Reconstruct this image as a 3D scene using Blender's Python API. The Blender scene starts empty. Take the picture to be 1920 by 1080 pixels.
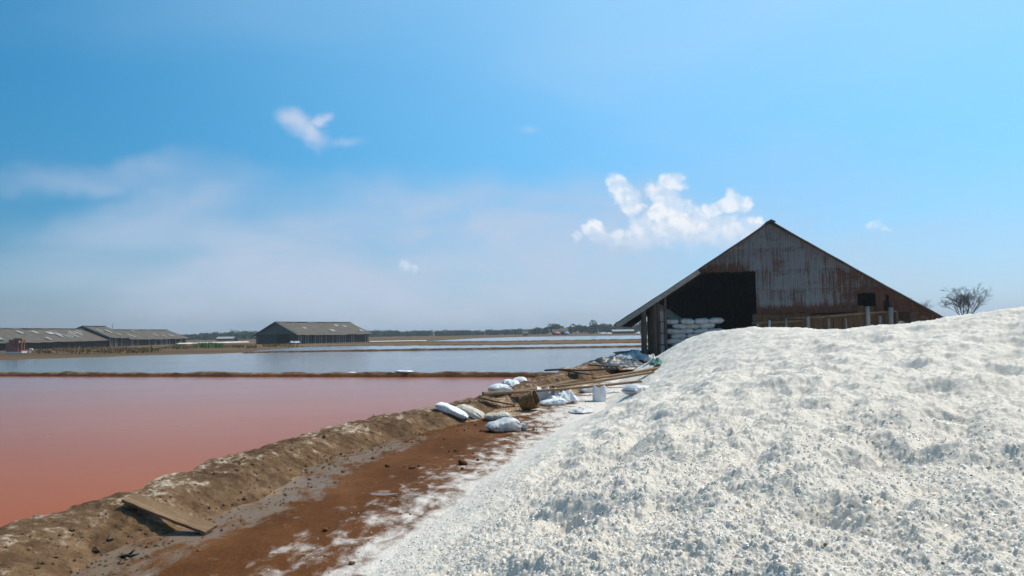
import bpy, math, random
import numpy as np
from mathutils import Vector, Matrix

# ------------------------------------------------------------------ camera, sky, sun, exposure
SC = bpy.context.scene
COL = SC.collection
F = 1400.0                    # focal length in pixels of the 1920 wide photograph
CAM_H = 2.0
PITCH = math.atan(82 / F)
ROLL = math.radians(0.9)
cd = bpy.data.cameras.new('camera')
cam = bpy.data.objects.new('camera', cd)
COL.objects.link(cam)
cd.sensor_width = 36.0
cd.lens = 36.0 * F / 1920
cd.clip_start = 0.05
cd.clip_end = 20000
cam.matrix_world = (Matrix.Translation((0, 0, CAM_H)) @ Matrix.Rotation(math.pi / 2 + PITCH, 4, 'X')
                    @ Matrix.Rotation(-ROLL, 4, 'Z'))
SC.camera = cam

SUN_EL = math.radians(56)
SUN_AZ = math.radians(58)     # clockwise from the view direction (+Y) towards +X
to_sun = Vector((math.sin(SUN_AZ) * math.cos(SUN_EL), math.cos(SUN_AZ) * math.cos(SUN_EL), math.sin(SUN_EL)))
sl = bpy.data.lights.new('sun', 'SUN')
sl.energy = 3.0
sl.angle = math.radians(0.53)
sl.color = (1.0, 0.915, 0.78)
sun = bpy.data.objects.new('sun', sl)
COL.objects.link(sun)
sun.rotation_euler = to_sun.to_track_quat('Z', 'Y').to_euler()

SC.view_settings.view_transform = 'Standard'
SC.view_settings.look = 'None'
SC.view_settings.exposure = 0.4
SC.view_settings.gamma = 1.0
SC.view_settings.use_curve_mapping = False
SC.cycles.max_bounces = 6
SC.cycles.diffuse_bounces = 4
SC.cycles.glossy_bounces = 3
SC.cycles.transparent_max_bounces = 8
SC.cycles.volume_bounces = 0
SC.cycles.use_denoising = True
SC.cycles.use_adaptive_sampling = True
SC.cycles.adaptive_threshold = 0.02
SC.cycles.adaptive_min_samples = 12
SC.cycles.denoising_prefilter = 'ACCURATE'


# camera basis, used to turn a place in the photograph into a place in the world
_f = np.array([0, math.cos(PITCH), math.sin(PITCH)])
_u0 = np.array([0, -math.sin(PITCH), math.cos(PITCH)])
_r0 = np.array([1., 0, 0])
_r = math.cos(ROLL) * _r0 - math.sin(ROLL) * _u0
_u = math.sin(ROLL) * _r0 + math.cos(ROLL) * _u0
_C = np.array([0, 0, CAM_H])


def ray(x, y):
    return _f + (x - 960) / F * _r + (540 - y) / F * _u


def at(x, y, Y):              # point at depth Y metres
    d = ray(x, y)
    return _C + d * (Y / d[1])


def on(x, y, z=0.0):          # point at height z
    d = ray(x, y)
    return _C + d * ((z - CAM_H) / d[2])


# ------------------------------------------------------------------ node helpers
def nd(nt, typ, ins=None, **props):
    n = nt.nodes.new(typ)
    for k, v in props.items():
        setattr(n, k, v)
    for k, v in (ins or {}).items():
        s = n.inputs[k]
        if hasattr(v, 'is_output'):
            nt.links.new(v, s)
        else:
            s.default_value = v
    return n


def mth(nt, op, a, b=None, c=None, clamp=False):
    n = nt.nodes.new('ShaderNodeMath')
    n.operation = op
    n.use_clamp = clamp
    for i, v in enumerate((a, b, c)):
        if v is None:
            continue
        if hasattr(v, 'is_output'):
            nt.links.new(v, n.inputs[i])
        else:
            n.inputs[i].default_value = v
    return n.outputs[0]


def sstep(nt, v, lo, hi, out_lo=0.0, out_hi=1.0):
    n = nd(nt, 'ShaderNodeMapRange', {'Value': v, 'From Min': lo, 'From Max': hi, 'To Min': out_lo, 'To Max': out_hi},
           interpolation_type='SMOOTHSTEP')
    return n.outputs['Result']


def mixc(nt, fac, a, b, mode='MIX'):
    n = nt.nodes.new('ShaderNodeMix')
    n.data_type = 'RGBA'
    n.blend_type = mode
    for key, v in (('Factor', fac), ('A', a), ('B', b)):
        s = [i for i in n.inputs if i.name == key and (i.type == 'VALUE' if key == 'Factor' else i.type == 'RGBA')][0]
        if hasattr(v, 'is_output'):
            nt.links.new(v, s)
        else:
            s.default_value = v if key == 'Factor' else (tuple(v) + (1,))[:4]
    return [o for o in n.outputs if o.type == 'RGBA'][0]


def noise(nt, vec, scale, detail=4, rough=0.55, dist=0.0, out='Fac'):
    n = nd(nt, 'ShaderNodeTexNoise', {'Vector': vec, 'Scale': scale, 'Detail': detail, 'Roughness': rough,
                                     'Distortion': dist})
    return n.outputs[out]


def mapping(nt, vec, scale=(1, 1, 1), rot=(0, 0, 0), loc=(0, 0, 0)):
    return nd(nt, 'ShaderNodeMapping', {'Vector': vec, 'Scale': scale, 'Rotation': rot, 'Location': loc}).outputs[0]


def ramp(nt, fac, stops):
    n = nt.nodes.new('ShaderNodeValToRGB')
    nt.links.new(fac, n.inputs[0])
    els = n.color_ramp.elements
    while len(els) < len(stops):
        els.new(0.5)
    for e, (p, c) in zip(els, stops):
        e.position = p
        e.color = tuple(c) + (1,)
    return n.outputs[0]


def material(name, rough=0.8, spec=0.3):
    m = bpy.data.materials.new(name)
    m.use_nodes = True
    nt = m.node_tree
    b = nt.nodes['Principled BSDF']
    b.inputs['Roughness'].default_value = rough
    b.inputs['Specular IOR Level'].default_value = spec
    return m, nt, b


def bump(nt, b, h, strength=0.5, dist=0.02):
    n = nd(nt, 'ShaderNodeBump', {'Height': h, 'Strength': strength, 'Distance': dist})
    nt.links.new(n.outputs[0], b.inputs['Normal'])


# ------------------------------------------------------------------ world
def build_world():
    w = bpy.data.worlds.new('World')
    SC.world = w
    w.use_nodes = True
    w.cycles.sampling_method = 'MANUAL'
    w.cycles.sample_map_resolution = 256
    nt = w.node_tree
    bg = nt.nodes['Background']
    bg.inputs['Strength'].default_value = 0.14
    sky = nt.nodes.new('ShaderNodeTexSky')
    sky.sky_type = 'NISHITA'
    sky.sun_disc = False
    sky.sun_elevation = SUN_EL
    sky.sun_rotation = SUN_AZ
    sky.altitude = 0
    sky.air_density = 0.7
    sky.dust_density = 0.5
    sky.ozone_density = 2.5
    hs = nd(nt, 'ShaderNodeHueSaturation', {'Hue': 0.480, 'Saturation': 1.68, 'Value': 1.0, 'Color': sky.outputs[0]})
    col = hs.outputs[0]
    tc = nd(nt, 'ShaderNodeTexCoord')
    g = tc.outputs['Generated']
    sep = nd(nt, 'ShaderNodeSeparateXYZ', {0: g})
    dx, dy, dz = sep.outputs
    sdot = nd(nt, 'ShaderNodeVectorMath', {0: g, 1: tuple(to_sun)}, operation='DOT_PRODUCT').outputs['Value']
    gain = mth(nt, 'ADD', 0.62, mth(nt, 'MULTIPLY', mth(nt, 'MAXIMUM', sdot, 0.0), 1.0))
    col = nd(nt, 'ShaderNodeVectorMath', {0: col, 'Scale': gain}, operation='SCALE').outputs[0]
    aur = sstep(nt, sdot, 0.12, 1.05, 0.0, 0.72)
    col = mixc(nt, aur, col, (2.95, 4.55, 5.5))
    # low humid haze all round the horizon, brighter towards the sun
    az = nd(nt, 'ShaderNodeVectorMath', {0: g, 1: (math.sin(SUN_AZ), math.cos(SUN_AZ), 0)}, operation='DOT_PRODUCT').outputs['Value']
    hz = mth(nt, 'MULTIPLY', mth(nt, 'POWER', 2.718, mth(nt, 'MULTIPLY', mth(nt, 'MAXIMUM', dz, 0.0), -5.5)), 0.93)
    hzc = nd(nt, 'ShaderNodeVectorMath', {0: (1.72, 2.30, 3.12), 'Scale': mth(nt, 'ADD', 0.72, mth(nt, 'MULTIPLY', az, 0.42))}, operation='SCALE').outputs[0]
    col = mixc(nt, hz, col, hzc)
    # the veil of thin high cloud, all over the sky: a flat layer seen from below
    dzz = mth(nt, 'ADD', mth(nt, 'MAXIMUM', dz, 0.0), 0.10)
    px = mth(nt, 'DIVIDE', dx, dzz)
    py = mth(nt, 'DIVIDE', dy, dzz)
    pl = nd(nt, 'ShaderNodeCombineXYZ', {0: px, 1: py, 2: 0.0}).outputs[0]
    pm = mapping(nt, pl, (0.30, 0.42, 1), (0, 0, 0.5), (3.1, 1.7, 0))
    v1 = noise(nt, pm, 1.0, 4, 0.5, 0.6)
    veil = sstep(nt, v1, 0.50, 0.80)
    veil = mth(nt, 'MULTIPLY', veil, sstep(nt, dz, 0.0, 0.10))
    veil = mth(nt, 'MULTIPLY', veil, 0.35)
    col = mixc(nt, veil, col, (3.35, 4.05, 4.75))
    # single clouds: bearing (dx/dy) and rise (dz/dy), in front of us only
    front = mth(nt, 'MAXIMUM', dy, 0.05)
    gx = mth(nt, 'DIVIDE', dx, front)
    gz = mth(nt, 'DIVIDE', dz, front)
    inf = sstep(nt, dy, 0.1, 0.3)
    P0 = nd(nt, 'ShaderNodeCombineXYZ', {0: gx, 1: gz, 2: 0.0}).outputs[0]

    def warp(scale, amt, detail):
        nc = nd(nt, 'ShaderNodeTexNoise', {'Vector': P0, 'Scale': scale, 'Detail': detail, 'Roughness': 0.6}).outputs['Color']
        c = nd(nt, 'ShaderNodeVectorMath', {0: nc, 1: (0.5, 0.5, 0.5)}, operation='SUBTRACT').outputs[0]
        s = nd(nt, 'ShaderNodeVectorMath', {0: c, 'Scale': amt}, operation='SCALE').outputs[0]
        a = nd(nt, 'ShaderNodeVectorMath', {0: P0, 1: s}, operation='ADD').outputs[0]
        return nd(nt, 'ShaderNodeVectorMath', {0: a, 1: (1, 1, 0)}, operation='MULTIPLY').outputs[0]

    def ell(P, x, y, rx, ry, ang=0.0):
        return mth(nt, 'SUBTRACT', 1.0, elen(P, x, y, rx, ry, ang))

    def elen(P, x, y, rx, ry, ang=0.0):
        d = ray(x, y)
        cx, cz = d[0] / d[1], d[2] / d[1]
        if ang:
            q = nd(nt, 'ShaderNodeVectorMath', {0: P, 1: (cx, cz, 0)}, operation='SUBTRACT').outputs[0]
            q = nd(nt, 'ShaderNodeVectorRotate', {'Vector': q, 'Angle': -ang}, rotation_type='Z_AXIS').outputs[0]
            q = nd(nt, 'ShaderNodeVectorMath', {0: q, 1: (F / rx, F / ry, 0)}, operation='MULTIPLY').outputs[0]
        else:
            q = nd(nt, 'ShaderNodeVectorMath', {0: P, 1: (F / rx, F / ry, 0), 2: (-cx * F / rx, -cz * F / ry, 0)}, operation='MULTIPLY_ADD').outputs[0]
        return nd(nt, 'ShaderNodeVectorMath', {0: q}, operation='LENGTH').outputs['Value']

    def union(lst):
        r = lst[0]
        for k in lst[1:]:
            r = mth(nt, 'MAXIMUM', r, k)
        return r

    # soft bands
    Ps = warp(6.0, 0.10, 4)
    n2 = noise(nt, mapping(nt, P0, (5, 14, 1), (0, 0, 0.15)), 1.0, 5, 0.55, 0.5)
    for (x, y, rx, ry, an, amt) in [(820, 490, 950, 200, 0.02, 0.85), (190, 325, 340, 48, 0.04, 0.42), (300, 385, 300, 60, 0.22, 0.42), (1200, 420, 130, 75, 0, .4),
                                    (1180, 395, 420, 90, 0.0, 0.2), (1265, 448, 250, 58, 0.0, 0.5), (1550, 330, 600, 120, -.1, .2), (1650, 480, 500, 110, 0, .35)]:
        m = sstep(nt, ell(Ps, x, y, rx, ry, an), 0.0, 0.75)
        m = mth(nt, 'MULTIPLY', m, sstep(nt, n2, 0.25, 0.7, 0.35, 1.0))
        m = mth(nt, 'MULTIPLY', mth(nt, 'MULTIPLY', m, amt), inf)
        col = mixc(nt, m, col, (2.95, 3.35, 4.15))
    # the wisp
    Pw = warp(16.0, 0.045, 6)
    m = union([ell(Pw, 556, 228, 62, 30, -0.40), ell(Pw, 584, 246, 48, 30, -0.95), ell(Pw, 600, 226, 34, 14, 0.1),
               mth(nt, 'MULTIPLY', ell(Pw, 640, 264, 66, 14, 0.05), 0.45), mth(nt, 'MULTIPLY', ell(Pw, 990, 243, 40, 16, 0.15), 0.4)])
    m = mth(nt, 'MULTIPLY', mth(nt, 'MULTIPLY', sstep(nt, m, 0.0, 0.95), 0.66), inf)
    col = mixc(nt, m, col, (3.77, 3.94, 4.69))
    # cumulus
    Pc = warp(34.0, 0.040, 6)
    tops = [(1157, 350, 25), (1176, 366, 24), (1186, 386, 18), (1252, 346, 24), (1264, 342, 22), (1238, 362, 24), (1222, 356, 15),
            (1256, 384, 26), (1376, 380, 24), (1394, 386, 17), (1352, 387, 18), (1334, 394, 14)]
    low = [(1226, 396, 17), (1205, 425, 26), (1216, 446, 32), (1246, 402, 25), (1276, 410, 32), (1302, 430, 42), (1338, 428, 30), (1258, 440, 36), (1318, 458, 44),
           (1366, 442, 36), (1398, 436, 28), (1424, 432, 22), (1114, 428, 17), (1126, 442, 19), (1152, 449, 22), (1186, 456, 26), (1086, 442, 12),
           ]
    faint = [(1648, 424, 13), (1632, 426, 9), (1664, 427, 8), (764, 494, 14), (780, 498, 10), (752, 490, 9)]

    def shade(blobs, amt, soft):
        ls = [elen(Pc, x, y, r_ * 1.25, r_ * 1.2) for x, y, r_ in blobs]
        m_ = ls[0]
        for k in ls[1:]:
            m_ = mth(nt, 'SMOOTH_MIN', m_, k, 0.12)
        return mth(nt, 'MULTIPLY', mth(nt, 'MULTIPLY', sstep(nt, m_, 1.0 - soft, 1.0, 1.0, 0.0), amt), inf)
    bfade = sstep(nt, gz, (622 - 486) / F, (622 - 412) / F, 0.05, 1.0)
    n3 = noise(nt, P0, 40.0, 4, 0.6)
    n3b = noise(nt, mapping(nt, P0, (1, 1, 1), (0, 0, 0), (0.006, 0.008, 0)), 40.0, 4, 0.6)
    lit = sstep(nt, mth(nt, 'SUBTRACT', n3, n3b), -0.12, 0.10)
    ccol = mixc(nt, lit, (3.75, 4.30, 5.05), (5.0, 5.12, 5.35))
    m1 = shade(tops, 0.86, 0.5)
    col = mixc(nt, mth(nt, 'MULTIPLY', m1, sstep(nt, n3, 0.2, 0.7, 0.62, 1.0)), col, ccol)
    m2 = shade(low, 0.95, 0.55)
    m2 = mth(nt, 'MULTIPLY', mth(nt, 'MULTIPLY', m2, bfade), sstep(nt, n3, 0.25, 0.65, 0.66, 1.0))
    col = mixc(nt, m2, col, ccol)
    col = mixc(nt, shade(faint, 0.42, 0.9), col, ccol)
    nt.links.new(col, bg.inputs['Color'])


build_world()


# ------------------------------------------------------------------ numpy noise
def _hash(ix, iy, seed):
    h = (ix.astype(np.int64) * 374761393 + iy.astype(np.int64) * 668265263 + seed * 974711 + 12345) & 0xFFFFFFFF
    h = ((h ^ (h >> 13)) * 1274126177) & 0xFFFFFFFF
    h = (h ^ (h >> 16))
    return (h & 0xFFFF) / 65536.0


def perlin(x, y, seed=0):
    xi = np.floor(x)
    yi = np.floor(y)
    fx = x - xi
    fy = y - yi
    u = fx * fx * fx * (fx * (fx * 6 - 15) + 10)
    v = fy * fy * fy * (fy * (fy * 6 - 15) + 10)

    def g(ox, oy):
        a = _hash(xi + ox, yi + oy, seed) * 2 * math.pi
        return np.cos(a) * (fx - ox) + np.sin(a) * (fy - oy)
    n00, n10, n01, n11 = g(0, 0), g(1, 0), g(0, 1), g(1, 1)
    return 1.5 * ((n00 * (1 - u) + n10 * u) * (1 - v) + (n01 * (1 - u) + n11 * u) * v)


def fbm(x, y, octs=4, seed=0, gain=0.5):
    s = 0
    a = 1.0
    for k in range(octs):
        s = s + a * perlin(x, y, seed + k * 17)
        x = x * 2.03 + 13.7
        y = y * 2.03 - 7.1
        a *= gain
    return s


def ss(a, b, x):
    t = np.clip((x - a) / (b - a), 0, 1)
    return t * t * (3 - 2 * t)


# ------------------------------------------------------------------ object helpers
def tag(o, label=None, cat=None, group=None, kind=None):
    for k, v in (('label', label), ('category', cat), ('group', group), ('kind', kind)):
        if v:
            o[k] = v
    return o


def empty(name, loc=(0, 0, 0), rz=0.0):
    o = bpy.data.objects.new(name, None)
    COL.objects.link(o)
    o.location = loc
    o.rotation_euler = (0, 0, rz)
    o.empty_display_size = 0.1
    return o


def link(name, me, mat=None, parent=None):
    o = bpy.data.objects.new(name, me)
    COL.objects.link(o)
    if mat and not me.materials:
        me.materials.append(mat)
    if parent:
        o.parent = parent
    return o


def pymesh(name, v, f, smooth=False):
    me = bpy.data.meshes.new(name)
    me.from_pydata([tuple(map(float, p)) for p in v], [], f)
    if smooth:
        me.shade_smooth()
    me.update()
    return me


def gridmesh(name, pts, keep=None, attrs=None, smooth=True, wrap=False):
    nu, nv = pts.shape[:2]
    idx = np.arange(nu * nv).reshape(nu, nv)
    if wrap:
        idx = np.concatenate([idx, idx[:1]], 0)
    q = np.stack([idx[:-1, :-1], idx[1:, :-1], idx[1:, 1:], idx[:-1, 1:]], -1)
    if keep is not None:
        q = q[keep]
    q = q.reshape(-1, 4)
    V = pts.reshape(-1, 3)
    if keep is not None:
        used = np.zeros(len(V), bool)
        used[q.ravel()] = True
        remap = np.cumsum(used) - 1
        V = V[used]
        q = remap[q]
    else:
        used = slice(None)
    me = bpy.data.meshes.new(name)
    me.vertices.add(len(V))
    me.vertices.foreach_set('co', np.ascontiguousarray(V, np.float32).ravel())
    me.loops.add(q.size)
    me.loops.foreach_set('vertex_index', q.astype(np.int32).ravel())
    me.polygons.add(len(q))
    me.polygons.foreach_set('loop_start', (np.arange(len(q)) * 4).astype(np.int32))
    me.update(calc_edges=True)
    for k, a in (attrs or {}).items():
        at_ = me.attributes.new(k, 'FLOAT', 'POINT')
        at_.data.foreach_set('value', np.ascontiguousarray(a.reshape(-1)[used], np.float32))
    if smooth:
        me.shade_smooth()
    return me


class MB:
    """collects small solids into one mesh"""

    def __init__(s):
        s.v, s.f = [], []

    def add(s, v, f):
        o = len(s.v)
        s.v += [tuple(map(float, p)) for p in v]
        s.f += [tuple(i + o for i in q) for q in f]

    def beam(s, a, b, w, h, up=(0, 0, 1), jit=0.0, rnd=None, taper=1.0):
        a = Vector([float(i) for i in a])
        b = Vector([float(i) for i in b])
        d = (b - a).normalized()
        side = d.cross(Vector(up))
        if side.length < 1e-4:
            side = d.cross(Vector((1, 0, 0)))
        side.normalize()
        upv = side.cross(d)
        v = []
        for p, t in ((a, 1.0), (b, taper)):
            for sx, sy in ((-1, -1), (1, -1), (1, 1), (-1, 1)):
                q = p + side * (sx * w / 2 * t) + upv * (sy * h / 2 * t)
                if jit:
                    q = q + Vector((rnd.uniform(-jit, jit), rnd.uniform(-jit, jit), rnd.uniform(-jit, jit)))
                v.append(q)
        s.add(v, [(0, 3, 2, 1), (4, 5, 6, 7), (0, 1, 5, 4), (1, 2, 6, 5), (2, 3, 7, 6), (3, 0, 4, 7)])
        return s

    def box(s, x0, x1, y0, y1, z0, z1):
        v = [(x0, y0, z0), (x1, y0, z0), (x1, y1, z0), (x0, y1, z0), (x0, y0, z1), (x1, y0, z1), (x1, y1, z1), (x0, y1, z1)]
        s.add(v, [(0, 3, 2, 1), (4, 5, 6, 7), (0, 1, 5, 4), (1, 2, 6, 5), (2, 3, 7, 6), (3, 0, 4, 7)])
        return s

    def tube(s, pts, rad, n=8, caps=True):
        pts = [Vector([float(i) for i in p]) for p in pts]
        m = len(pts)
        v = []
        ref = Vector((0.31, 0.17, 0.93))
        for i, p in enumerate(pts):
            d = (pts[min(i + 1, m - 1)] - pts[max(i - 1, 0)]).normalized()
            e1 = d.cross(ref)
            if e1.length < 0.05:
                e1 = d.cross(Vector((1, 0, 0)))
            e1.normalize()
            e2 = d.cross(e1)
            r_ = rad[i] if hasattr(rad, '__len__') else rad
            for k in range(n):
                a = 2 * math.pi * k / n
                v.append(p + e1 * (r_ * math.cos(a)) + e2 * (r_ * math.sin(a)))
        f = []
        for i in range(m - 1):
            for k in range(n):
                k2 = (k + 1) % n
                f.append((i * n + k, i * n + k2, (i + 1) * n + k2, (i + 1) * n + k))
        if caps:
            f.append(tuple(range(n))[::-1])
            f.append(tuple((m - 1) * n + k for k in range(n)))
        s.add(v, f)
        return s

    def mesh(s, name, smooth=False):
        return pymesh(name, s.v, s.f, smooth)

    def build(s, name, mat, parent=None, smooth=False):
        return link(name, s.mesh(name, smooth), mat, parent)


# ------------------------------------------------------------------ materials
def objc(nt):
    return nd(nt, 'ShaderNodeTexCoord').outputs['Object']


def attr(nt, name):
    return nd(nt, 'ShaderNodeAttribute', attribute_name=name).outputs['Fac']


M = {}


def mk_salt(name, base=(0.685, 0.60, 0.505)):
    m, nt, b = material(name, 0.55, 0.2)
    o = objc(nt)
    n1 = noise(nt, o, 1.1, 5, 0.6)
    n2 = noise(nt, o, 7.0, 4, 0.65)
    n3 = noise(nt, o, 70.0, 3, 0.6)
    c = mixc(nt, sstep(nt, n1, 0.45, 0.75, 0, 0.5), base, (0.655, 0.575, 0.465))
    c = mixc(nt, sstep(nt, n2, 0.58, 0.75, 0, 0.5), c, (0.60, 0.49, 0.365))
    c = mixc(nt, sstep(nt, n3, 0.30, 0.62, 0.35, 0.0), c, (0.53, 0.51, 0.49))
    nt.links.new(c, b.inputs['Base Color'])
    b.inputs['Subsurface Weight'].default_value = 0.5
    b.inputs['Subsurface Radius'].default_value = (1.0, 0.95, 0.9)
    b.inputs['Subsurface Scale'].default_value = 0.006
    hb_ = mth(nt, 'ADD', noise(nt, o, 120.0, 2, 0.6), mth(nt, 'MULTIPLY', noise(nt, o, 26.0, 3, 0.7), 3.0))
    bump(nt, b, hb_, 0.42, 0.012)
    return m


M['salt'] = mk_salt('salt_heap_surface')
mm, nt, b = material('salt_crystal', 0.32, 0.5)
rnd_ = nd(nt, 'ShaderNodeObjectInfo').outputs['Random']
c = ramp(nt, rnd_, [(0.0, (0.72, 0.68, 0.62)), (0.25, (0.79, 0.725, 0.64)), (0.8, (0.82, 0.755, 0.67)), (0.93, (0.78, 0.67, 0.52)), (0.988, (0.66, 0.52, 0.38)), (0.992, (0.12, 0.08, 0.05))])
nt.links.new(c, b.inputs['Base Color'])
b.inputs['Subsurface Weight'].default_value = 0.6
b.inputs['Subsurface Radius'].default_value = (1.0, 0.95, 0.9)
b.inputs['Subsurface Scale'].default_value = 0.012
M['crystal'] = mm


def mk_mud():
    m, nt, b = material('brine_mud', 0.8, 0.03)
    o = objc(nt)
    crust, tan, wet, far = attr(nt, 'crust'), attr(nt, 'tan'), attr(nt, 'wet'), attr(nt, 'far')
    st = mapping(nt, o, (1.0, 0.55, 1.0), (0, 0, 0.45))
    n1 = noise(nt, st, 0.9, 6, 0.6, 0.4)
    n2 = noise(nt, st, 4.0, 6, 0.65, 0.3)
    n3 = noise(nt, o, 45.0, 4, 0.7)
    red = ramp(nt, n1, [(0.3, (0.090, 0.034, 0.0105)), (0.5, (0.140, 0.054, 0.017)), (0.7, (0.205, 0.092, 0.038))])
    red = mixc(nt, sstep(nt, n3, 0.35, 0.62, 0.6, 0.0), red, (0.045, 0.018, 0.008))
    ear = ramp(nt, n2, [(0.3, (0.24, 0.145, 0.080)), (0.55, (0.36, 0.235, 0.14)), (0.75, (0.47, 0.36, 0.26))])
    c = mixc(nt, sstep(nt, mth(nt, 'ADD', tan, mth(nt, 'MULTIPLY', mth(nt, 'SUBTRACT', n1, 0.5), 1.1)), 0.35, 0.6), red, ear)
    # wet grey silt
    wm = sstep(nt, mth(nt, 'ADD', wet, mth(nt, 'MULTIPLY', mth(nt, 'SUBTRACT', n2, 0.5), 1.5)), 0.45, 0.75)
    c = mixc(nt, mth(nt, 'MULTIPLY', wm, 0.85), c, (0.185, 0.135, 0.098))
    # salt crust
    cm = sstep(nt, mth(nt, 'ADD', crust, mth(nt, 'MULTIPLY', mth(nt, 'SUBTRACT', n2, 0.5), 1.7)), 0.40, 0.92)
    c = mixc(nt, mth(nt, 'MULTIPLY', cm, sstep(nt, n3, 0.25, 0.55, 0.45, 0.95)), c, (0.70, 0.64, 0.58))
    # far salt fields: dry, dull
    fe = ramp(nt, noise(nt, mapping(nt, o, (0.02, 0.05, 1)), 1.0, 6, 0.65), [(0.3, (0.075, 0.048, 0.027)), (0.5, (0.125, 0.082, 0.047)), (0.7, (0.19, 0.13, 0.076))])
    c = mixc(nt, far, c, fe)
    nt.links.new(c, b.inputs['Base Color'])
    r_ = mth(nt, 'SUBTRACT', 0.72, mth(nt, 'MULTIPLY', wm, mth(nt, 'MULTIPLY', sstep(nt, n1, 0.4, 0.6), 0.36)))
    nt.links.new(mth(nt, 'ADD', r_, mth(nt, 'MULTIPLY', far, 0.25)), b.inputs['Roughness'])
    h = mth(nt, 'ADD', mth(nt, 'MULTIPLY', n2, 1.2), mth(nt, 'MULTIPLY', n3, 0.35))
    h = mth(nt, 'MULTIPLY', h, mth(nt, 'SUBTRACT', 1.0, mth(nt, 'MULTIPLY', wm, 0.7)))
    bump(nt, b, h, 0.6, 0.03)
    return m


M['mud'] = mk_mud()


def mk_bund(name, dark=0.0, band=False):
    m, nt, b = material(name, 0.9, 0.1)
    o = objc(nt)
    crest = attr(nt, 'crest')
    n1 = noise(nt, o, 1.6, 6, 0.65, 0.3)
    n2 = noise(nt, o, 7.0, 6, 0.7)
    n3 = noise(nt, o, 40.0, 4, 0.7)
    c = ramp(nt, mth(nt, 'ADD', mth(nt, 'MULTIPLY', n1, 0.6), mth(nt, 'MULTIPLY', n2, 0.4)),
             [(0.36, (0.058, 0.031, 0.016)), (0.46, (0.118, 0.066, 0.034)), (0.55, (0.20, 0.117, 0.062)), (0.66, (0.32, 0.215, 0.135))])
    c = mixc(nt, sstep(nt, n3, 0.3, 0.62, 0.45, 0.0), c, (0.055, 0.036, 0.022))
    k = mth(nt, 'ADD', mth(nt, 'MULTIPLY', crest, 0.38), mth(nt, 'MULTIPLY', mth(nt, 'SUBTRACT', n1, 0.5), 1.2))
    k = sstep(nt, mth(nt, 'ADD', k, mth(nt, 'MULTIPLY', mth(nt, 'SUBTRACT', n2, 0.5), 1.5)), 0.36, 0.68)
    c = mixc(nt, mth(nt, 'MULTIPLY', k, 0.75 - dark), c, (0.56, 0.47, 0.375))
    if band:
        z = nd(nt, 'ShaderNodeSeparateXYZ', {0: o}).outputs[2]
        zz = mth(nt, 'ADD', z, mth(nt, 'MULTIPLY', mth(nt, 'SUBTRACT', n2, 0.5), 0.08))
        c = mixc(nt, sstep(nt, zz, 0.20, 0.26, 0.9, 0.0), c, (0.16, 0.055, 0.018))
    nt.links.new(c, b.inputs['Base Color'])
    bump(nt, b, mth(nt, 'ADD', n2, mth(nt, 'MULTIPLY', n3, 0.4)), 0.8, 0.04)
    return m


M['bund'] = mk_bund('dried_mud_bund')
M['bund_dark'] = mk_bund('dark_mud_bund', 0.45, True)
M['bund_far'] = mk_bund('far_mud_bund', 0.6)


def mk_water(name, col, rough, bscale, bstr, col2, ior):
    """turbid brine: a coloured body under a Fresnel sheen"""
    m, nt, b = material(name, rough, 0.5)
    o = objc(nt)
    n1 = noise(nt, mapping(nt, o, (0.05, 0.11, 1), (0, 0, 0.2)), 1.0, 4, 0.5, 0.8)
    c = mixc(nt, sstep(nt, n1, 0.35, 0.7), col, col2)
    bn = nd(nt, 'ShaderNodeBump', {'Height': noise(nt, mapping(nt, o, (1, 1.6, 1)), bscale, 4, 0.55), 'Strength': bstr, 'Distance': 0.02}).outputs[0]
    df = nd(nt, 'ShaderNodeBsdfDiffuse', {'Color': c})
    gl = nd(nt, 'ShaderNodeBsdfGlossy', {'Roughness': rough, 'Normal': bn, 'Color': (1, 1, 1, 1)})
    # wind streaks ruffle the sheen a little
    n2 = noise(nt, mapping(nt, o, (0.10, 0.5, 1), (0, 0, 0.25)), 1.0, 5, 0.6, 0.6)
    fr = nd(nt, 'ShaderNodeFresnel', {'IOR': ior})
    fac = mth(nt, 'MULTIPLY', fr.outputs[0], sstep(nt, n2, 0.3, 0.7, 0.94, 1.0))
    mx = nd(nt, 'ShaderNodeMixShader', {0: fac, 1: df.outputs[0], 2: gl.outputs[0]})
    nt.links.new(mx.outputs[0], nt.nodes['Material Output'].inputs['Surface'])
    return m


M['pink'] = mk_water('pink_brine', (0.335, 0.086, 0.018), 0.20, 4.0, 0.12, (0.305, 0.074, 0.014), 1.075)
M['brine'] = mk_water('grey_brine', (0.105, 0.092, 0.080), 0.10, 5.0, 0.35, (0.085, 0.076, 0.068), 1.22)
M['brine_far'] = mk_water('far_brine', (0.10, 0.09, 0.08), 0.14, 3.0, 0.25, (0.10, 0.09, 0.08), 1.25)
M['puddle'] = mk_water('puddle_water', (0.21, 0.14, 0.105), 0.2, 8.0, 0.2, (0.17, 0.11, 0.08), 1.08)


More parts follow.
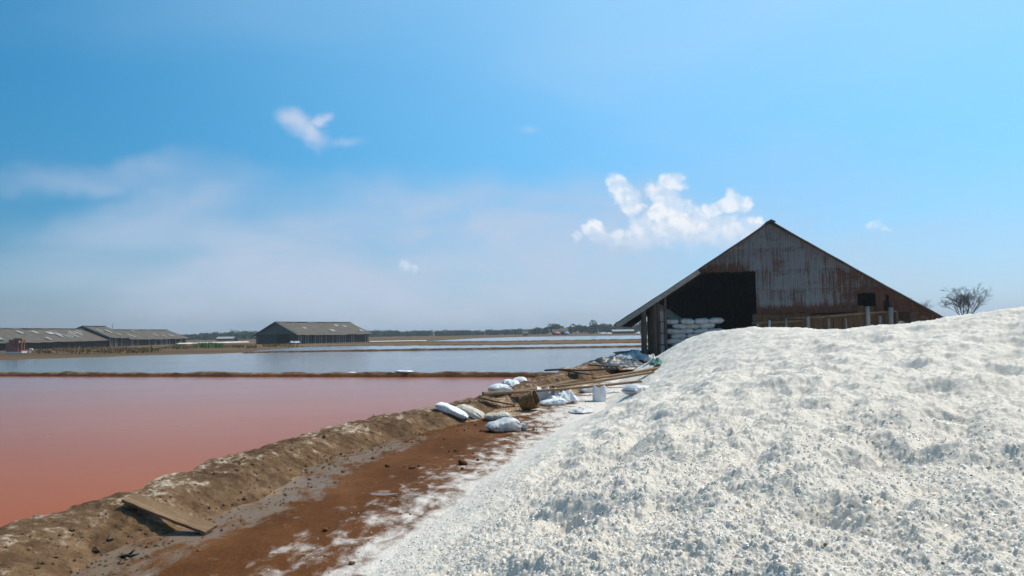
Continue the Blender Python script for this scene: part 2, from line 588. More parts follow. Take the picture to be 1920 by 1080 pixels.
def mk_wood(name, stops, rough=0.85, axis=(1, 14, 14)):
    m, nt, b = material(name, rough, 0.2)
    o = objc(nt)
    rn = nd(nt, 'ShaderNodeObjectInfo').outputs['Random']
    off = nd(nt, 'ShaderNodeCombineXYZ', {0: mth(nt, 'MULTIPLY', rn, 37.0), 1: mth(nt, 'MULTIPLY', rn, 11.0), 2: 0.0}).outputs[0]
    v = nd(nt, 'ShaderNodeVectorMath', {0: mapping(nt, o, axis), 1: off}, operation='ADD').outputs[0]
    n1 = noise(nt, v, 1.5, 6, 0.65, 0.3)
    n2 = noise(nt, o, 3.0, 4, 0.6)
    c = ramp(nt, mth(nt, 'ADD', mth(nt, 'MULTIPLY', n1, 0.7), mth(nt, 'MULTIPLY', n2, 0.3)), stops)
    c = mixc(nt, mth(nt, 'MULTIPLY', rn, 0.35), c, (0.06, 0.045, 0.035))
    nt.links.new(c, b.inputs['Base Color'])
    bump(nt, b, n1, 0.5, 0.01)
    return m


M['plank'] = mk_wood('weathered_plank', [(0.35, (0.15, 0.085, 0.042)), (0.55, (0.28, 0.168, 0.086)), (0.7, (0.40, 0.265, 0.15))], axis=(2, 20, 20))
M['post'] = mk_wood('dark_post_wood', [(0.35, (0.055, 0.040, 0.030)), (0.55, (0.12, 0.085, 0.06)), (0.7, (0.20, 0.155, 0.115))], axis=(12, 12, 1))
M['board'] = mk_wood('brown_board', [(0.35, (0.09, 0.048, 0.024)), (0.55, (0.17, 0.095, 0.048)), (0.7, (0.25, 0.155, 0.085))], axis=(10, 10, 1))
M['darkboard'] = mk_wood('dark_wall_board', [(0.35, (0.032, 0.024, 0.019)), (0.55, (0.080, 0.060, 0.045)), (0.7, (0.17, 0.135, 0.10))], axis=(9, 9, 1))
M['paleboard'] = mk_wood('pale_board', [(0.35, (0.27, 0.26, 0.25)), (0.55, (0.38, 0.37, 0.36)), (0.7, (0.48, 0.47, 0.46))], axis=(10, 10, 1))
M['greyboard'] = mk_wood('grey_bargeboard', [(0.35, (0.20, 0.18, 0.165)), (0.55, (0.30, 0.275, 0.25)), (0.7, (0.38, 0.35, 0.32))], axis=(1, 12, 12))


def mk_tin():
    m, nt, b = material('rusted_galvanised_sheet', 0.55, 0.4)
    o = objc(nt)
    sep = nd(nt, 'ShaderNodeSeparateXYZ', {0: o})
    x, y, z = sep.outputs
    rn = nd(nt, 'ShaderNodeObjectInfo').outputs['Random']
    offv = nd(nt, 'ShaderNodeCombineXYZ', {0: mth(nt, 'MULTIPLY', rn, 23.0), 1: 0.0, 2: mth(nt, 'MULTIPLY', rn, 9.0)}).outputs[0]
    ov = nd(nt, 'ShaderNodeVectorMath', {0: o, 1: offv}, operation='ADD').outputs[0]
    n1 = noise(nt, mapping(nt, o, (7.5, 1, 0.5)), 1.0, 7, 0.72, 0.2)      # streaks
    n2 = noise(nt, mapping(nt, o, (1.0, 1, 1.6)), 1.0, 6, 0.72, 0.8)
    n3 = noise(nt, o, 14.0, 4, 0.7)
    n4 = noise(nt, mapping(nt, ov, (1.6, 1, 4.5)), 1.6, 5, 0.7, 0.4)
    low = sstep(nt, z, 2.6, 3.4, 0.30, 0.0)
    east = mth(nt, 'MULTIPLY', sstep(nt, x, 2.0, 4.8, 0.0, 0.11), sstep(nt, z, 4.5, 5.3, 1.0, 0.0))
    west = mth(nt, 'MULTIPLY', sstep(nt, z, 5.0, 5.8, 0.16, 0.0), sstep(nt, x, -1.6, -0.8, 1.0, 0.0))
    bleed = None
    for zj in (4.03, 5.08, 6.27):
        t_ = mth(nt, 'MULTIPLY', sstep(nt, z, zj - 0.7, zj, 0.0, 0.03), sstep(nt, z, zj, zj + 0.05, 1.0, 0.0))
        bleed = t_ if bleed is None else mth(nt, 'ADD', bleed, t_)
    r_ = mth(nt, 'ADD', mth(nt, 'MULTIPLY', n1, 0.66), mth(nt, 'ADD', mth(nt, 'MULTIPLY', n2, 0.22), mth(nt, 'MULTIPLY', n4, 0.12)))
    r_ = mth(nt, 'ADD', r_, mth(nt, 'ADD', low, mth(nt, 'ADD', east, mth(nt, 'ADD', west, bleed))))
    r_ = mth(nt, 'ADD', r_, mth(nt, 'MULTIPLY', mth(nt, 'SUBTRACT', rn, 0.5), 0.035))
    k = sstep(nt, r_, 0.455, 0.62)
    zinc = mixc(nt, n1, (0.065, 0.075, 0.085), (0.24, 0.262, 0.285))
    rust = ramp(nt, mth(nt, 'ADD', mth(nt, 'MULTIPLY', n3, 0.5), mth(nt, 'MULTIPLY', n1, 0.5)), [(0.32, (0.032, 0.013, 0.008)), (0.5, (0.062, 0.025, 0.014)), (0.66, (0.135, 0.056, 0.026))])
    c = mixc(nt, k, zinc, rust)
    nt.links.new(c, b.inputs['Base Color'])
    nt.links.new(mth(nt, 'SUBTRACT', 0.35, mth(nt, 'MULTIPLY', k, 0.35)), b.inputs['Metallic'])
    nt.links.new(sstep(nt, k, 0, 1, 0.5, 0.9), b.inputs['Roughness'])
    return m


M['tin'] = mk_tin()


def mk_roof(name, a, bb, patch=0.0):
    m, nt, b = material(name, 0.8, 0.3)
    o = objc(nt)
    n1 = noise(nt, mapping(nt, o, (0.6, 0.6, 2.0)), 1.0, 6, 0.65)
    n2 = noise(nt, mapping(nt, o, (1.5, 6, 1.5)), 1.0, 4, 0.6)
    c = mixc(nt, sstep(nt, mth(nt, 'ADD', mth(nt, 'MULTIPLY', n1, 0.5), mth(nt, 'MULTIPLY', n2, 0.5)), 0.35, 0.65), a, bb)
    nt.links.new(c, b.inputs['Base Color'])
    return m


M['roof'] = mk_roof('grey_cement_roof', (0.062, 0.050, 0.037), (0.135, 0.110, 0.080))
M['roofdark'] = mk_roof('old_dark_roof', (0.055, 0.048, 0.042), (0.11, 0.098, 0.085))
M['patch'] = mk_roof('pale_roof_sheet', (0.26, 0.255, 0.24), (0.36, 0.35, 0.33))


def mk_plain(name, a, bb, rough=0.8, scale=6.0, spec=0.3, bmp=0.0, bscale=30):
    m, nt, b = material(name, rough, spec)
    o = objc(nt)
    n1 = noise(nt, o, scale, 5, 0.6)
    nt.links.new(mixc(nt, sstep(nt, n1, 0.3, 0.7), a, bb), b.inputs['Base Color'])
    if bmp:
        bump(nt, b, noise(nt, o, bscale, 4, 0.6), bmp, 0.02)
    return m


M['greengable'] = mk_plain('dark_green_cladding', (0.085, 0.098, 0.085), (0.12, 0.13, 0.112), 0.7, 2.0)
M['sack'] = mk_plain('white_woven_sack', (0.66, 0.66, 0.66), (0.78, 0.78, 0.78), 0.5, 5.0, 0.4, 0.25, 26)
M['sack_dirty'] = mk_plain('dirty_woven_sack', (0.40, 0.33, 0.24), (0.66, 0.62, 0.54), 0.6, 4.0, 0.3, 0.3, 22)
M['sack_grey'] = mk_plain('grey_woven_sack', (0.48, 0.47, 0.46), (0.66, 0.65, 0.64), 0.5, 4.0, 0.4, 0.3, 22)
M['string'] = mk_plain('pink_string', (0.55, 0.16, 0.10), (0.62, 0.25, 0.18), 0.7)
M['stone'] = mk_plain('brown_stone', (0.09, 0.042, 0.020), (0.22, 0.105, 0.045), 0.9, 12.0, 0.2, 0.5, 40)
M['clod'] = mk_plain('mud_clod', (0.07, 0.042, 0.024), (0.19, 0.12, 0.068), 0.9, 3.0, 0.2)
M['black'] = mk_plain('black_rubber', (0.012, 0.012, 0.013), (0.03, 0.03, 0.03), 0.5)
M['tarp'] = mk_plain('dark_tarpaulin', (0.016, 0.02, 0.025), (0.05, 0.06, 0.07), 0.45, 1.2, 0.4, 0.4, 6)
M['tarp_blue'] = mk_plain('salted_blue_tarpaulin', (0.10, 0.15, 0.19), (0.42, 0.46, 0.50), 0.6, 2.2, 0.3, 0.4, 8)
M['green'] = mk_plain('green_plastic', (0.05, 0.17, 0.13), (0.09, 0.25, 0.20), 0.45, 3.0, 0.4)
M['blue'] = mk_plain('blue_plastic', (0.02, 0.10, 0.36), (0.03, 0.14, 0.45), 0.4)
M['teal'] = mk_plain('teal_sheet', (0.03, 0.16, 0.22), (0.05, 0.22, 0.28), 0.6)
M['redpaint'] = mk_plain('faded_red_paint', (0.25, 0.085, 0.055), (0.34, 0.13, 0.09), 0.7)
M['white'] = mk_plain('white_paint', (0.62, 0.63, 0.64), (0.74, 0.74, 0.74), 0.6)
M['redfab'] = mk_plain('red_fabric', (0.50, 0.09, 0.09), (0.60, 0.16, 0.15), 0.7)
M['bluefab'] = mk_plain('light_blue_fabric', (0.16, 0.30, 0.60), (0.22, 0.38, 0.68), 0.7)
M['tan'] = mk_plain('tan_panel', (0.40, 0.27, 0.19), (0.48, 0.34, 0.25), 0.7)
M['hill'] = mk_plain('hill_scrub', (0.05, 0.07, 0.05), (0.07, 0.09, 0.06), 1.0, 0.02, 0.0)
M['bark'] = mk_plain('dark_bark', (0.045, 0.038, 0.032), (0.085, 0.07, 0.06), 0.9, 8.0, 0.1)


def mk_basket():
    m, nt, b = material('woven_bamboo', 0.6, 0.3)
    o = objc(nt)
    wv = nd(nt, 'ShaderNodeTexWave', {'Vector': o, 'Scale': 9.0, 'Distortion': 0.6}, bands_direction='Z').outputs['Fac']
    n1 = noise(nt, o, 7.0, 5, 0.6)
    c = ramp(nt, mth(nt, 'ADD', mth(nt, 'MULTIPLY', n1, 0.7), mth(nt, 'MULTIPLY', wv, 0.3)), [(0.3, (0.085, 0.035, 0.012)), (0.5, (0.20, 0.095, 0.028)), (0.75, (0.36, 0.20, 0.06))])
    nt.links.new(c, b.inputs['Base Color'])
    bump(nt, b, wv, 0.6, 0.01)
    return m


M['basket'] = mk_basket()


def mk_leaf(name, a, bb):
    m, nt, b = material(name, 0.7, 0.2)
    n1 = noise(nt, objc(nt), 0.35, 3, 0.6)
    nt.links.new(mixc(nt, sstep(nt, n1, 0.3, 0.7), a, bb), b.inputs['Base Color'])
    return m


M['leaf'] = mk_leaf('mangrove_leaf', (0.032, 0.055, 0.024), (0.065, 0.095, 0.04))
M['grass'] = mk_leaf('green_grass', (0.07, 0.13, 0.025), (0.14, 0.20, 0.05))
M['drygrass'] = mk_leaf('dry_grass', (0.16, 0.085, 0.03), (0.27, 0.16, 0.06))

# ------------------------------------------------------------------ shape of the salt heap (thin plate through surveyed points)
_cp = [at(*q) for q in [
    # foreground
    (900, 1080, 5.0), (1100, 1080, 4.35), (1400, 1080, 3.75), (1700, 1080, 3.45), (1920, 1080, 3.3), (2150, 1080, 3.2),
    (1000, 940, 7.3), (1150, 940, 6.2), (1400, 940, 5.3), (1700, 940, 4.9), (1920, 940, 4.7), (2150, 940, 4.5),
    (1075, 850, 9.6), (1220, 850, 8.0), (1400, 850, 7.0), (1700, 850, 6.3), (1920, 850, 6.0),
    (1170, 770, 14.5), (1280, 770, 11.8), (1450, 770, 9.6), (1700, 770, 8.3), (1920, 770, 7.8),
    (1230, 710, 20.5), (1330, 710, 15.5), (1500, 710, 12.3), (1700, 710, 10.8), (1920, 710, 10.0),
    (1290, 665, 26), (1380, 655, 20), (1550, 655, 16.5), (1750, 650, 14), (1920, 645, 12.5),
    # crest
    (1330, 622, 29), (1400, 615, 26.5), (1480, 616, 25), (1560, 619, 24), (1640, 619, 22.5), (1720, 611, 21), (1800, 597, 19.5), (1860, 584, 18.5),
    (1920, 576, 17.5), (2050, 560, 16.5),
    # left outline beyond
    (1285, 638, 31), (1250, 659, 33.5), (1222, 678, 35.5)]]
_cp += [on(x, y, 0.0) for x, y in [(700, 1080), (790, 1000), (868, 940), (958, 870), (1040, 812), (1125, 767), (1165, 735), (1196, 705), (1203, 694)]]
_cp += [np.array(q) for q in [(0, 0, .38), (3, 0, .95), (8, 0, 1.6), (12, 6, 2.0), (14, 14, 2.6), (26, 18, 1.8), (-1.6, 2.5, 0.02), (-2.2, 0, 0.0),
                              (9.3, 36.5, .35), (12, 38.5, .1), (17, 36.5, .2), (23, 34, .2), (5.2, 37, -.3), (-3.2, 6, -.5), (-2.6, 9, -.5), (-2.0, 12, -.55),
                              (-1.0, 16, -.6), (0.6, 21, -.6), (2.6, 27, -.6), (4.0, 33, -.6)]]
for _x, _y, _d in [(1330, 622, 29), (1400, 615, 26.5), (1480, 616, 25), (1560, 619, 24), (1640, 619, 22.5), (1720, 611, 21), (1800, 597, 19.5), (1860, 584, 18.5), (1920, 576, 17.5), (2050, 560, 16.5)]:
    _cp += [at(_x, _y + 10, _d + 2.5), at(_x, _y + 34, _d + 5.5)]
_cp = np.array(_cp)


def _tps_fit(p, z, lam=0.002):
    n = len(p)
    d2 = ((p[:, None] - p[None]) ** 2).sum(-1)
    K = 0.5 * d2 * np.log(d2 + 1e-9) + lam * np.eye(n)
    A = np.zeros((n + 3, n + 3))
    A[:n, :n] = K
    A[:n, n] = 1
    A[:n, n + 1:] = p
    A[n:, :n] = A[:n, n:].T
    return np.linalg.solve(A, np.concatenate([z, np.zeros(3)]))


# fitted in log-polar space so that near and far points weigh alike
def _lp(x, y):
    rr = np.sqrt(x * x + (y + 3) ** 2) + 0.01
    return np.log(rr) * 2.0, np.arctan2(x, y + 3) * 2.0


_pp = np.stack(_lp(_cp[:, 0], _cp[:, 1]), 1)
_tw = _tps_fit(_pp, _cp[:, 2])


def salt_base(x, y):
    sh = x.shape
    a, c = (q.astype(np.float32) for q in _lp(x.ravel(), y.ravel()))
    pp = _pp.astype(np.float32)
    tw = _tw.astype(np.float32)
    out = np.empty(a.size)
    for i in range(0, a.size, 60000):
        A, B = a[i:i + 60000], c[i:i + 60000]
        d2 = (A[:, None] - pp[None, :, 0]) ** 2 + (B[:, None] - pp[None, :, 1]) ** 2
        out[i:i + 60000] = (np.float32(0.5) * d2 * np.log(d2 + np.float32(1e-9))) @ tw[:len(_pp)] + tw[-3] + tw[-2] * A + tw[-1] * B
    return out.reshape(sh)


def worley(x, y, seed=0):
    """rounded packed grains: 1 at a grain's middle, 0 at its rim; also a random number per grain"""
    xi, yi = np.floor(x), np.floor(y)
    best = np.full(x.shape, 9.0)
    rnd = np.zeros(x.shape)
    for ox in (-1, 0, 1):
        for oy in (-1, 0, 1):
            cx, cy = xi + ox, yi + oy
            d = (cx + _hash(cx, cy, seed) - x) ** 2 + (cy + _hash(cx, cy, seed + 1) - y) ** 2
            m = d < best
            best = np.where(m, d, best)
            rnd = np.where(m, _hash(cx, cy, seed + 2), rnd)
    return np.clip(1 - best * 1.6, 0, 1), rnd


_rd = np.random.default_rng(12)
DENTS = [tuple(at(px, py, Y)[:2]) + (r_, dp) for px, py, Y, r_, dp in [
    (1425, 742, 11.6, .6, .11), (1690, 905, 5.4, .34, .10), (1640, 850, 6.4, .40, .11), (1815, 728, 9.2, .6, .10), (1350, 872, 6.9, .38, .10), (1300, 905, 6.4, .3, .08), (1140, 868, 8.4, .40, .09),
    (1560, 812, 7.6, .40, .10), (1250, 985, 5.3, .26, .07), (1865, 880, 5.6, .34, .09), (1480, 965, 4.9, .26, .07), (1210, 800, 10.5, .5, .06), (1530, 742, 11.0, .5, .06), (1880, 640, 13, .7, .07),
    (1760, 800, 7.2, .35, .09), (1900, 990, 4.2, .25, .07), (1060, 1010, 5.9, .28, .06)]]


def salt_z(x, y, fine=True):
    z = salt_base(x, y)
    thick = ss(-0.05, 0.5, z)
    wx = x + 0.10 * perlin(x * 3, y * 3, 81)
    wy = y + 0.10 * perlin(x * 3, y * 3, 82)
    for (x0, y0, r_, dp) in DENTS:
        d2 = ((wx - x0) * 0.8 / r_) ** 2 + ((wy - y0) * 1.0 / (r_ * 1.25)) ** 2
        m = d2 < 6
        z[m] = z[m] - dp * np.exp(-d2[m] ** 1.4) + 0.35 * dp * np.exp(-(np.sqrt(d2[m]) - 1.5) ** 2 * 6)
    z = z + thick * (0.075 * fbm(x * 0.7, y * 0.7, 2, 3) + 0.070 * fbm(x * 1.9 + 5, y * 1.9, 3, 9) - 0.17 * np.maximum(0, fbm(x * 1.2, y * 1.0 + 8, 2, 41) - 0.05) - 0.10 * np.maximum(0, perlin((x - .55 * y) * 1.5, (x * .55 + y) * .45, 47) - .1)) * (1 - 0.55 * ss(14, 24, np.sqrt(x * x + y * y)))
    if fine:
        r_ = np.sqrt(x * x + y * y)
        a = 0.35 + 0.65 * thick
        g1, r1 = worley(x * 19 + 0.5 * perlin(x * 9, y * 9, 5), y * 22, 60)
        g2, r2 = worley(x * 44, y * 44, 70)
        z = z + a * (0.013 * fbm(x * 6, y * 6, 2, 21) + (0.032 * g1 * (r1 ** 1.7) + 0.018 * g2 * (0.2 + r2)) * (1 - 0.3 * ss(8, 18, r_)))
    return z


# ------------------------------------------------------------------ bund lines
def resample(pts, n):
    """smooth polyline through pts (k,3) -> (n,3)"""
    p = np.array(pts, float)
    ext = np.concatenate([[2 * p[0] - p[1]], p, [2 * p[-1] - p[-2]]])
    seg = np.linalg.norm(np.diff(p[:, :2], axis=0), axis=1)
    s = np.concatenate([[0], np.cumsum(seg)])
    t = np.linspace(0, s[-1], n)
    k = np.clip(np.searchsorted(s, t, side='right') - 1, 0, len(p) - 2)
    u = ((t - s[k]) / seg[k])[:, None]
    p0, p1, p2, p3 = ext[k], ext[k + 1], ext[k + 2], ext[k + 3]
    return 0.5 * ((2 * p1) + (-p0 + p2) * u + (2 * p0 - 5 * p1 + 4 * p2 - p3) * u ** 2 + (-p0 + 3 * p1 - 3 * p2 + p3) * u ** 3)


BUND_A = [(-4.75, -3, .29), (-4.76, 2, .29), (-4.68, 4.6, .29)] + [on(x, y, z) for x, y, z in [
    (0, 988, .29), (130, 953, .29), (235, 925, .30), (400, 874, .29), (500, 834, .29), (620, 804, .29), (720, 779, .31), (800, 764, .32), (850, 755, .31), (890, 746, .30), (925, 738, .33)]]
BUND_B = [on(x, y, z) for x, y, z in [(880, 748, .25), (930, 735, .38), (985, 717, .42), (1020, 706, .42), (1062, 693, .50), (1100, 681, .58), (1150, 667, .64), (1190, 657, .68)]] + [(9.5, 52, .6), (13, 66, .5), (17, 86, .5)]
BUND_X = [(-75, 52.0, .33)] + [on(x, y, .31) for x, y in [(-300, 698), (0, 698), (250, 698), (500, 698), (750, 698), (950, 698), (1040, 699)]]
A_line = resample(BUND_A, 200)


def line_dist(x, y, L):
    d = np.full(x.shape, 1e9)
    for p in L[::2]:
        d = np.minimum(d, (x - p[0]) ** 2 + (y - p[1]) ** 2)
    return np.sqrt(d)


# ------------------------------------------------------------------ ground
EDGE_X = [-400, -60, -47, -38, -30, -20, 60, 400]
EDGE_Y = [63, 64, 69, 78, 84, 83, 81.5, 81.5]


def ground_z(x, y):
    z = 0.018 * fbm(x * 0.5, y * 0.5, 2, 71) + 0.010 * fbm(x * 2.3, y * 2.3, 3, 77) * (np.abs(y) < 60)
    z = z + 0.20 * ss(31, 39, y) * ss(3.5, 8.0, x - 0.10 * (y - 40)) * (1 - ss(62, 75, y))
    z = z + 0.08 * ss(15, 19, y) * (1 - ss(24, 30, y)) * ss(-3, 0, x) * (1 - ss(3, 5, x))
    e = np.interp(x, EDGE_X, EDGE_Y) + 0.5 * fbm(x * 0.15, y * 0.15, 3, 5)
    z = z + 0.20 * ss(-0.9, 0.9, y - e)
    z = z + 0.012 * ss(90, 100, y) * fbm(x * 0.05, y * 0.05, 3, 15)
    return z


def build_ground():
    fine = np.radians(np.linspace(-46, 46, 540))
    rest = np.radians(np.linspace(46, 314, 90)[1:-1])
    th = np.concatenate([fine, rest])
    r1 = np.exp(np.arange(math.log(0.5), math.log(45), 0.0095))
    r2 = np.exp(np.linspace(math.log(45), math.log(3000), 150)[1:])
    rr = np.concatenate([r1, r2])
    T, Rr = np.meshgrid(th, rr, indexing='ij')
    X, Y = Rr * np.sin(T), Rr * np.cos(T)
    Z = ground_z(X, Y)
    sb = np.full(X.shape, -9.0)
    near = (Rr < 48) & (Y > -1)
    sb[near] = salt_base(X[near], Y[near])
    ad = np.full(X.shape, 99.0)
    nr = Rr < 40
    ad[nr] = line_dist(X[nr], Y[nr], A_line)
    crust = 0.68 * ss(-0.66, 0.02, sb) + 0.25 * ss(-.1, .05, sb)
    crust = crust + 0.34 * ss(15.5, 18, Y) * (1 - ss(34, 40, Y)) * (X > -4)
    crust = crust + 0.10 * np.exp(-(ad / 1.5) ** 2)
    tan = 0.85 * np.exp(-(ad / 1.0) ** 4) + 0.8 * ss(16.0, 18.0, Y + 0.25 * X) * (1 - 0.9 * np.exp(-((sb + 0.25) / 0.18) ** 2))
    wet = 0.64 * np.exp(-((ad - 1.15) / 0.6) ** 2) * (1 - ss(13, 17, Y)) + 0.12 * (1 - ss(-.5, -.1, sb))
    e = np.interp(X, EDGE_X, EDGE_Y)
    far = ss(-3, 0, Y - e)
    far = np.maximum(far, (Rr > 55).astype(float))
    # drop the ground that lies deep under the salt
    keep = np.ones((len(th) , len(rr) - 1), bool)
    deep = (sb > 0.35) & (Rr > 1.2) & (Rr < 34)
    dq = deep[:, :-1] & deep[:, 1:]
    dq = dq & np.roll(dq, -1, 0)
    keep[dq] = False
    P_ = np.stack([X, Y, Z], -1)
    me = gridmesh('ground', P_, keep, dict(crust=crust, tan=tan, wet=wet, far=far), wrap=True)
    o = link('ground', me, M['mud'])
    tag(o, 'flat red-brown mud between the salt heap and the bund', None, None, 'structure')


build_ground()


def polysheet(name, pts, z, mat, label):
    me = bpy.data.meshes.new(name)
    me.from_pydata([(float(p[0]), float(p[1]), z) for p in pts], [], [tuple(range(len(pts)))])
    me.update()
    if me.polygons[0].normal.z < 0:
        me.flip_normals()
    return tag(link(name, me, mat), label, None, None, 'structure')


Bl = resample(BUND_B, 60)
Xl = resample(BUND_X, 40)
def rowsheet(name, ys, xl, xr, z, mat, label):
    """a water sheet built of rows from its left to its right shore"""
    v, f = [], []
    for k, (y, a_, b_) in enumerate(zip(ys, xl, xr)):
        v += [(a_, y, z), (b_, y, z)]
        if k:
            f.append((2 * k - 2, 2 * k - 1, 2 * k + 1, 2 * k))
    return tag(link(name, pymesh(name, v, f), mat), label, None, None, 'structure')


_xo = np.argsort(Xl[:, 1])
_xy, _xx = Xl[_xo, 1], Xl[_xo, 0]
_bo = np.argsort(Bl[:, 1])
_by, _bx = Bl[_bo, 1], Bl[_bo, 0]
_y0 = float(_xy[0])
ys = np.concatenate([np.linspace(-3, _y0, 60), np.linspace(_y0 + .05, 51.5, 50)])
right = np.where(ys < 17.5, np.interp(ys, A_line[:, 1], A_line[:, 0]), np.where(ys < _y0, np.interp(ys, _by, _bx), np.interp(ys, _xy, _xx)))
rowsheet('pink_pond', ys, np.full(ys.shape, -76.0), right, 0.12, M['pink'], 'shallow salmon pink brine pond left of the near bund')
ys = np.linspace(_y0, 84.2, 90)
left = np.where(ys < 51.5, np.interp(ys, _xy, _xx), -120.0)
rowsheet('grey_pond', ys, left, np.interp(ys, _by, _bx), 0.125, M['brine'], 'wide grey-blue evaporation pond behind the cross bund')
polysheet('strip_pond', [on(x, y, .29) for x, y in [(470, 658.5), (570, 650), (700, 648), (830, 647.2), (940, 646.3), (1200, 642.3), (1330, 640)]] + [(40, 83.5), (-28, 84.2)], 0.262, M['brine_far'],
          'narrow pale water strip in front of the lone far shed')
polysheet('far_pond', [on(x, y, .29) for x, y in [(800, 639.5), (900, 633.8), (1000, 631.2), (1230, 628.2), (1350, 627), (1350, 633), (1200, 635.0), (940, 639.2)]], 0.262, M['brine_far'],
          'farthest pale water strip below the tree line')


def sweep(name, line, n, wl, wr, mat, label, seed, amp=0.05, nc=40, flat=0.22, foot=-0.08, fine=1.0, gully=0.0):
    """a bund: wl / wr = half widths left / right of the crest line (numbers or arrays over the line)"""
    L = resample(line, n)
    d = np.gradient(L[:, :2], axis=0)
    d /= np.linalg.norm(d, axis=1)[:, None]
    nrm = np.stack([d[:, 1], -d[:, 0]], 1)          # to the right of the direction of travel
    t = np.linspace(-1, 1, nc)
    wl_ = np.interp(np.linspace(0, 1, n), np.linspace(0, 1, len(wl)), wl) if hasattr(wl, '__len__') else np.full(n, wl)
    wr_ = np.interp(np.linspace(0, 1, n), np.linspace(0, 1, len(wr)), wr) if hasattr(wr, '__len__') else np.full(n, wr)
    off = np.where(t[None] < 0, t[None] * wl_[:, None], t[None] * wr_[:, None])
    X = L[:, 0, None] + nrm[:, 0, None] * off
    Y = L[:, 1, None] + nrm[:, 1, None] * off
    wob = 0.12 * fbm(X * 0.9, Y * 0.9, 2, seed + 3)
    ta = np.clip(np.abs(t[None]) + wob * (np.abs(t[None]) > 0.1), 0, 1)
    prof = 1 - ss(flat, 1.0, ta)
    prof = prof * (0.92 + 0.16 * fbm(X * 0.6, Y * 0.6, 2, seed))
    body = np.minimum(1, prof * 3) * np.minimum(1, (1 - np.abs(t[None])) * 5)
    s_ = np.linspace(0, 1, n)[:, None]
    rough_ = amp * (fbm(X * 2.2, Y * 2.2, 3, seed + 11) + fine * 0.7 * np.abs(fbm(X * 6, Y * 6, 3, seed + 23)) + fine * 0.5 * np.abs(fbm(X * 15, Y * 15, 3, seed + 31)))
    if gully:
        al = np.cumsum(np.r_[0, np.linalg.norm(np.diff(L[:, :2], axis=0), axis=1)])[:, None]
        rough_ = rough_ - gully * np.maximum(0, perlin(al * 2.3 + 0 * t[None], t[None] * 0.6 + 0 * al, seed + 7)) * np.exp(-((t[None] - 0.5) / 0.3) ** 2)
    Z = foot + (L[:, 2, None] - foot) * prof + body * rough_
    me = gridmesh(name, np.stack([X, Y, Z], -1), None, dict(crest=np.broadcast_to(prof, X.shape)))
    return tag(link(name, me, mat), label, None, None, 'structure')


sweep('near_bund', BUND_A, 760, [.5, .5, .5, .55, .65], [1.1, 1.1, 1.1, 1.15, 1.2, 1.1], M['bund'], 'lumpy dried mud bund edging the pink pond', 100, 0.036, 72)
sweep('bank', BUND_B, 420, [.5, .7, .8, .8, .8], [.9, 1.1, 1.4, 1.6, 1.6], M['bund'], 'eroded tan mud bank climbing towards the big shed', 140, 0.05, 44, gully=0.16)
sweep('cross_bund', BUND_X, 900, [.6], [.6], M['bund_dark'], 'dark low bund between the pink pond and the grey pond', 170, 0.035, 22, flat=.3)
sweep('far_bund', [(-30, 83.3, .27), (-10, 82.6, .31), (10, 82, .31), (50, 81.5, .31)], 400, [.6], [.6], M['bund_far'], 'thin dark bund on the far side of the grey pond', 190, 0.02, 14)
sweep('far_bund', [on(560, 649, .3), on(700, 647.3, .34), on(830, 646.3, .34), on(940, 645.3, .36), on(1210, 641.3, .36), on(1330, 639.4, .36)], 200, [1.0], [1.0], M['bund_far'],
      'thin dark bund behind the narrow strip of water', 195, 0.08, 12)
sweep('far_bund', [on(780, 640.5, .34), on(940, 639.5, .36), on(1200, 635.4, .36), on(1350, 633.6, .36)], 160, [1.6], [1.6], M['bund_far'],
      'broad bund in front of the farthest water strip', 197, 0.1, 12)


